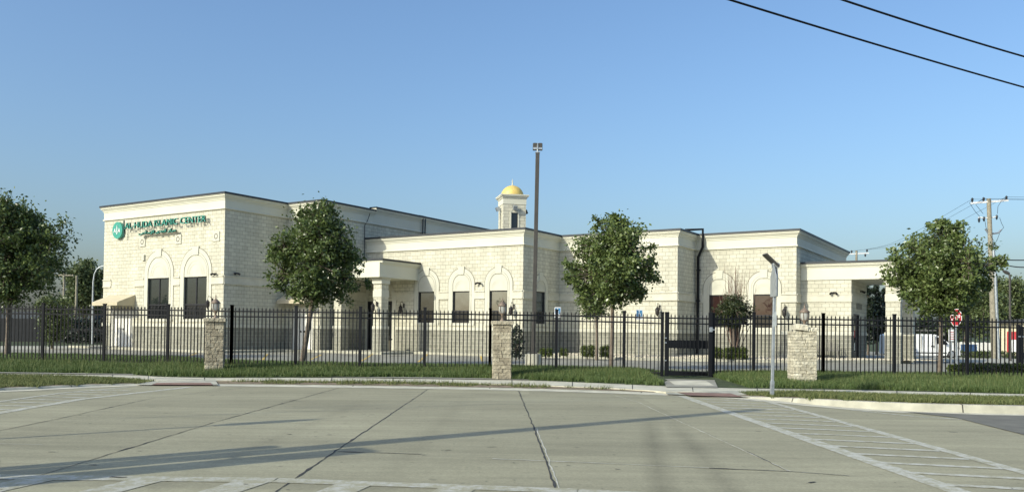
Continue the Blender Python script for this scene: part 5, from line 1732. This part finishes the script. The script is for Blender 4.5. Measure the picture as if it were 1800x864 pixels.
# thick overhead cables crossing the top right corner
OG = 'thick overhead cables across the top right of the sky'
PU = Vector((-7.9, 5.4, 0)); PV = Vector((27, 30, 0))
a1, a3 = at(1283, 0, 16.3), at(1800, 153.5, 21.8)
b1, b3 = at(1481, 0, 17.7), at(1800, 99.5, 21.2)
def through(p, q, t0, t1, s_=.10):
    res = []
    for k in range(25):
        t = t0 + (t1 - t0) * k / 24
        res.append(p + (q - p) * t - Vector((0, 0, s_ * t * (1 - t))))
    return res
PT_L = through(a1, a3, -2.4, 2.5)
PB_L = through(b1, b3, -4.2, 4.1)
cable('overhead_cable', 'lower of two thick black cables slanting across the top right sky', PT_L, .024, OG, 3)
cable('overhead_cable', 'upper of two thick black cables slanting across the top right sky', PB_L, .024, OG, 3)
PV = Vector((PT_L[-1].x, PT_L[-1].y, 0))
pole_v = thing('utility_pole', 'utility pole beyond the right edge holding the thick overhead cables', 'utility pole', PV)
m_ = MB(); m_.tube([(0, 0, -.5), (0, 0, PT_L[-1].z + 1.5)], [.2, .14], 10); m_.build('shaft', MT['wood'], pole_v)
m_ = MB(); m_.tube([(-.9, .9, PT_L[-1].z - .1), (.9, -.9, PT_L[-1].z - .1)], .07, 4); m_.build('crossarm', MT['wood'], pole_v)
# unseen pole left of the camera: its long shadow lies across the road
pole_u = thing('unseen_pole', 'tall unseen pole left of the viewpoint whose long shadow crosses the road', 'pole', PU)
m_ = MB(); m_.tube([(0, 0, -.3), (0, 0, 9.3)], [.22, .15], 12); m_.build('shaft', MT['wood'], pole_u)
perp = Vector((math.cos(SUN_AZ), -math.sin(SUN_AZ), 0))
for (o_, z0_, z1_, wd_) in ((.50, 2.7, 4.35, .46), (.52, 1.0, 2.7, .5), (-.34, 2.2, 3.9, .24)):  # unseen boxes added to the pole, shaped and turned to cast broad road shadows
    c_ = perp * o_
    m_ = MB(); Mx = Matrix.Translation(c_) @ Matrix.Rotation(-SUN_AZ, 4, 'Z'); m_.bbox(-wd_ / 2, wd_ / 2, -.15, .15, z0_, z1_, .04, Mx)
    hd = m_.build('shadow_box', MT['black'], pole_u)
    m_ = MB(); m_.tube([(0, 0, (z0_ + z1_) / 2), c_ + Vector((0, 0, (z0_ + z1_) / 2))], .03, 6); m_.build('bracket', MT['galv'], hd)
sl2 = Vector((-9.2, 8.02, 0))
lamp2 = thing('street_lamp', 'slim street lamp left of the viewpoint whose thin shadow lies on the road', 'lamp', sl2)
m_ = MB(); m_.tube([(0, 0, -.2), (0, 0, 4.3), (.12, .1, 4.55)], [.05, .035, .03], 10); m_.build('shaft', MT['galv'], lamp2)
m_ = MB(); m_.lathe([(.03, 3.6), (.14, 3.8), (.16, 4.2), (.1, 4.5), (0, 4.6)], (0, 0, 0), 10); m_.build('lamp_head', MT['pole'], lamp2)

# dark street lamp by the yellow building
Yl = 50
p = at(1776, 625, Yl)
t = thing('street_lamp', 'thin dark street lamp with a tilted head left of the red door', 'lamp', (p.x, Yl, p.z))
pl = lambda x, y: Vector((at(x, y, Yl).x - p.x, 0, at(x, y, Yl).z - p.z))
m_ = MB(); m_.tube([(0, 0, -.3), pl(1775, 482)], [.08, .06], 8); m_.build('shaft', MT['pole'], t)
m_ = MB(); a_, b_ = pl(1763, 475.5), pl(1774, 481); m_.tube([a_, a_.lerp(b_, .5), b_], [.06, .11, .08], 8); m_.build('lamp_head', MT['pole'], t)
# white hooked lamp left of the tall wing
Yl = 60
p = at(162.5, 596, Yl)
t = thing('hooked_lamp', 'white gooseneck lamp post curving behind the tall wing', 'lamp', (p.x, Yl, -.05))
pl = lambda x, y: Vector((at(x, y, Yl).x - p.x, 0, at(x, y, Yl).z + .05))
m_ = MB(); m_.tube([(0, 0, -.2), pl(163, 530), pl(163.8, 495), pl(166, 481), pl(170, 473), pl(176, 468.5), pl(184, 466.5), pl(192, 467)], [.075, .065, .05, .045, .04, .04, .035, .035], 8); m_.build('shaft', MT['galv'], t)
m_ = MB(); m_.lathe([(.05, .1), (.1, 0), (.28, -.2), (.26, -.22)], pl(193, 468), 12); m_.build('lamp_shade', MT['letterwhite'], t)
# thin poles far left
for x, y, lab in ((110.5, 480, 'distant thin utility pole with a short arm, left of the light green tree'), (132.5, 484, 'distant bare pole before the light green tree')):
    p = at(x, 600, 72)
    t = thing('distant_pole', lab, 'pole', (p.x, 72, -.2), 0, 'distant poles at the left')
    m_ = MB(); hh_ = at(x, y, 72).z + .2; m_.tube([(0, 0, -.2), (0, 0, hh_)], [.11, .09], 8); m_.build('shaft', MT['wood'], t)
    if x < 120:
        m_ = MB(); m_.box(-.8, .8, -.06, .06, hh_ - .22, hh_ - .1); m_.build('crossarm', MT['wood'], t)

# white cargo van, facing right
Yv = 57
p = at(1650, 629.5, Yv)
k = mpp(Yv)
van = thing('cargo_van', 'white cargo van with a roof rack parked beyond the canopy', 'van', (p.x, Yv, p.z), R(-4))
def side_poly(pts): return [((x - 1650) * k, (629.5 - y) * k) for x, y in pts]
Wv = .85
def slab(poly, y0, y1, m, name, parent, inset=0.0):
    q = MB(); n = len(poly)
    cxm = sum(a for a, b in poly) / n
    q.add([(x, y0, z) for x, z in poly] + [(x, y1, z) for x, z in poly], [tuple(range(n)), tuple(reversed(range(n, 2 * n)))] + [(i, n + i, n + (i + 1) % n, (i + 1) % n) for i in range(n)])
    return q.build(name, m, parent)
bp_ = side_poly([(1556, 622), (1556, 590), (1559, 587.5), (1630, 587), (1638, 588), (1660, 603), (1672, 606), (1676, 611), (1677, 623), (1672, 624), (1669, 617), (1663, 614.5), (1657, 617), (1654, 624), (1590, 624), (1587, 617), (1581, 614.5), (1575, 617), (1572, 624)])
# body with tumblehome: side faces lean inwards towards the roof
q = MB(); n = len(bp_)
ztop = max(z for x, z in bp_)
def yy(z): return Wv - .13 * max(0, (z - .75) / (ztop - .75)) ** 1.5
q.add([(x, -yy(z), z) for x, z in bp_] + [(x, yy(z), z) for x, z in bp_], [tuple(range(n)), tuple(reversed(range(n, 2 * n)))] + [(i, n + i, n + (i + 1) % n, (i + 1) % n) for i in range(n)])
bodyv = q.build('body', MT['vanwhite'], van)
slab(side_poly([(1637, 592), (1645, 592.5), (1655, 602.5), (1650, 604.5), (1637, 603)]), -.86, -.80, MT['carglass'], 'side_window', van)
q = MB(); A = side_poly([(1641.5, 589), (1659, 602)]); q.add([(A[0][0] + .03, -.66, A[0][1] + .01), (A[1][0] + .03, -.74, A[1][1] + .02), (A[1][0] + .03, .74, A[1][1] + .02), (A[0][0] + .03, .66, A[0][1] + .01)], [(0, 1, 2, 3)])
q.build('windscreen', MT['carglass'], van)
slab(side_poly([(1590, 618.5), (1654, 618.5), (1654, 620), (1590, 620)]), -.875, -.84, MT['frame'], 'side_trim', van)
slab(side_poly([(1671, 614), (1677.6, 614), (1678, 623), (1671, 623)]), -.83, .83, MT['frame'], 'bumper', van)
slab(side_poly([(1670, 607.5), (1676.4, 610), (1676.4, 612.5), (1670, 611.5)]), -.86, -.6, MT['lampglass'], 'headlight', van)
slab(side_poly([(1650, 600.5), (1653, 600.5), (1653.5, 605), (1650.5, 605)]), -1.02, -.86, MT['frame'], 'wing_mirror', van)
for x in (1612, 1634):
    slab(side_poly([(x, 589), (x + .35, 589), (x + .35, 620), (x, 620)]), -.868, -.80, MT['plate'], 'panel_seam', van)
slab(side_poly([(1628, 607), (1633, 607), (1633, 608.5), (1628, 608.5)]), -.885, -.84, MT['frame'], 'door_handle', van)
for x in (1581, 1663):
    for y in (-.80, .64):
        q = MB(); c_ = side_poly([(x, 622)])[0]; r_ = 8 * k
        prof = [(0, 0), (r_ * .95, 0), (r_, .03), (r_, .15), (r_ * .95, .18), (0, .18)]
        q.lathe(prof, (0, 0, 0), 20); q.v = [(c_[0] + a, y + c2, r_ + b) for a, b, c2 in q.v]
        wh = q.build('wheel', MT['tyre'], van)
        q = MB(); q.lathe([(0, -.012), (r_ * .3, -.02), (r_ * .55, -.006), (r_ * .6, .0)], (0, 0, 0), 16); q.v = [(c_[0] + a, y + c2 - .002, r_ + b) for a, b, c2 in q.v]
        q.build('rim', MT['rim'], wh)
q = MB()
for x in (1575, 1600, 1625):
    a_ = side_poly([(x, 586.5), (x, 581.5)]); q.tube([(a_[0][0], -.6, a_[0][1]), (a_[1][0], -.6, a_[1][1]), (a_[1][0], .6, a_[1][1]), (a_[0][0], .6, a_[0][1])], .025, 6)
for y in (-.55, 0, .55):
    a_ = side_poly([(1572, 581), (1640, 581.5)]); q.tube([(a_[0][0], y, a_[0][1] + .03), (a_[1][0], y, a_[1][1] + .03)], .04, 6)
q.build('roof_rack', MT['bench'], van)

# pale yellow building with a red roller panel, far right
Yb = 72
p = at(1750, 618, Yb)
yb = thing('yellow_building', 'low pale yellow building with a dark eave and a red panel at the right edge', 'building', (p.x, Yb, p.z), R(-30))
kb = mpp(Yb)
hwl = (618 - 566) * kb
q = MB(); q.box(0, 9, 0, 7, -.5, hwl); q.build('wall', MT['yellowwall'], yb)
q = MB(); q.add([(-.5, -.5, hwl - .15), (9.5, -.5, hwl + .55), (9.5, 7.5, hwl + .55), (-.5, 7.5, hwl - .15), (-.5, -.5, hwl + .1), (9.5, -.5, hwl + .9), (9.5, 7.5, hwl + .9), (-.5, 7.5, hwl + .1)], [(0, 1, 5, 4), (4, 5, 6, 7), (0, 4, 7, 3), (1, 2, 6, 5), (0, 3, 2, 1)]); q.build('roof', MT['coping'], yb)
q = MB(); x0 = 17 * kb; q.box(x0, x0 + .25, -.08, .0, .0, 36 * kb); q.box(x0 + .72, x0 + 1.0, -.08, .0, .0, 36 * kb); q.box(x0 + .25, x0 + .72, -.08, .0, 22 * kb, 36 * kb); dq = q.build('door', MT['redpaint'], yb)
q = MB(); q.box(x0 + .25, x0 + .72, -.05, .0, .0, 22 * kb); q.build('door_panel', MT['letterwhite'], dq)
# long white board fence, blue skip, hedge and kerb beyond the lot
t = thing('board_fence', 'low white board fence in the distance between the van and the yellow building', 'fence', (at(1670, 616, 70).x, 70, at(1670, 616, 70).z))
q = MB(); Lf = at(1752, 616, 70).x - t.location.x
for kk in range(26):
    q.box(kk * Lf / 26 + .01, (kk + 1) * Lf / 26 - .01, -.02, .02, 0, 15 * mpp(70))
q.build('boards', MT['white'], t)
for kk in range(5):
    q = MB(); q.box(kk * Lf / 4 - .05, kk * Lf / 4 + .05, .02, .12, -.2, 16 * mpp(70)); q.build('post', MT['white'], t)
p = at(1703, 617, 66)
t = thing('blue_container', 'small blue container before the white board fence', 'container', (p.x, 66, p.z))
q = MB(); q.bbox(-.45, .45, -.4, .4, 0, .48, .04); q.build('body', MT['bin_blue'], t)
q = MB(); q.bbox(-.47, .47, -.42, .42, .48, .56, .05); q.build('lid', MT['bin_blue'], t)
bush('hedge', 'long low hedge across the road in front of the white board fence', 1735, 628, 120, 11, 62, MT['hedge'], 12, HG, .13, 3000, None, .35)
strip('sidewalk', [G(x, y, -.02) for x, y in ((1585, 635), (1680, 636), (1900, 640))], [G(x, y, -.02) for x, y in ((1585, 627.5), (1680, 628.5), (1900, 632))], MT['kerb'])
# double black bollard post at the right
p = at(1793.5, 637, 34)
t = thing('bollard', 'stout black double post behind the fence at the right edge', 'bollard', (p.x, 34, p.z))
q = MB(); q.bbox(-.14, -.01, -.08, .08, -.2, 67 * mpp(34), .02); q.bbox(.01, .12, -.08, .08, -.2, 64 * mpp(34), .02); q.build('posts', MT['black'], t)
q = MB(); q.box(-.15, .13, -.1, -.08, 45 * mpp(34), 47 * mpp(34)); q.build('collar', MT['galv'], t)

# left background: dark timber wall, hedge and grey house
t = thing('timber_wall', 'dark timber screen wall in the distance at the left', 'wall', (at(-80, 602, 66).x, 66, -.1))
q = MB(); Lw = at(182, 602, 66).x - t.location.x; hw_ = at(100, 560, 66).z + .1
for kk in range(60): q.box(kk * Lw / 60 + .004, (kk + 1) * Lw / 60 - .004, -.03, .03, 0, hw_)
q.build('boards', MT['darkwall'], t)
q = MB()
for kk in range(9): q.box(kk * Lw / 8 - .06, kk * Lw / 8 + .06, .03, .15, 0, hw_ + .05)
q.build('posts', MT['darkwall'], t)
bush('hedge', 'dark hedge between the timber wall and the tall wing', 150, 602, 66, 44, 62, MT['leafdark'], 13, HG, .2, 2600, None, .35)
t = thing('grey_house', 'grey low house with a dark flat upper wall behind the left trees', 'house', (at(100, 602, 82).x, 82, -.2))
x1 = at(168, 525, 82).x - t.location.x
q = MB(); q.box(-14, x1, 0, 8, -.2, at(100, 548, 82).z + .2); q.build('wall', MT['greyroof'], t)
q = MB(); q.box(at(120, 525, 82).x - t.location.x, x1 + .2, -.1, 8, at(100, 548, 82).z + .21, at(140, 526, 82).z + .2); q.build('upper_wall', MT['darkwall'], t)
for xx in (-6, -2, 2.6):
    q = MB(); q.box(xx, xx + 1.1, -.04, .02, 1.1, 2.2); fo = q.build('window', MT['letterwhite'], t)
    q = MB(); q.box(xx + .08, xx + 1.02, -.06, -.041, 1.18, 2.12); q.build('pane', MT['glasslow'], fo)
strip('walkway', [G(x, y, LOTZ + .004) for x, y in ((-300, 613), (0, 614), (176, 613))], [G(x, y, LOTZ + .004) for x, y in ((-300, 606.5), (0, 607.5), (178, 607.5))], MT['kerb'])
strip('lawn', [G(x, y, LOTZ + .01) for x, y in ((-300, 606), (0, 607), (178, 607))], [(-90, 66, LOTZ + .01), (-60, 66, LOTZ + .01), (-24, 66, LOTZ + .01)], MT['turf'])

# houses and trees behind the viewpoint, seen only as reflections in the windows
for x, y, rz, lab in ((-34, -22, .5, 'brick house behind the viewpoint, mirrored in the windows of the tall wing'), (-4, -30, .1, 'brick house behind the viewpoint, mirrored in the windows beside the portico')):
    t = thing('brick_house', lab, 'house', (x, y, 0), rz, 'houses behind the viewpoint')
    q = MB(); q.box(-6, 6, -4, 4, -.2, 3.0); q.build('wall', MT['redpaint'] if False else MT['curtain'], t)
    q = MB(); q.add([(-6.4, -4.4, 2.95), (6.4, -4.4, 2.95), (6.4, 4.4, 2.95), (-6.4, 4.4, 2.95), (-6.4, 0, 5.2), (6.4, 0, 5.2)], [(0, 1, 5, 4), (2, 3, 4, 5), (1, 2, 5), (3, 0, 4), (3, 2, 1, 0)]); q.build('roof', MT['greyroof'], t)
def plain_tree(x, y, h_, r_, lab, seed):
    rg = np.random.default_rng(seed)
    t = thing('street_tree', lab, 'tree', (x, y, 0), 0, 'trees behind the viewpoint')
    q = MB(); q.tube([(0, 0, -.2), (0, 0, h_ * .5), (0, 0, h_ * .9)], [.2, .14, .03], 8); q.build('trunk', MT['bark'], t)
    d = rg.normal(size=(2600, 3)); d /= np.linalg.norm(d, axis=1)[:, None]
    P = d * (r_ * rg.random(2600) ** .4 * (1 + .25 * np.sin(d[:, 0] * 4 + seed) * np.cos(d[:, 2] * 5)))[:, None] + np.array([0, 0, h_ - r_])
    fast_mesh('crown', leaf_quads(P, .5, rg), 4, MT['leafbg'], t)
plain_tree(-44, -14, 9, 3.2, 'street tree far left behind the viewpoint, mirrored in the tall wing', 61)
plain_tree(-21, -30, 8, 2.8, 'street tree between the houses behind the viewpoint', 62)
plain_tree(10, -28, 8.5, 3, 'street tree right of the houses behind the viewpoint', 63)
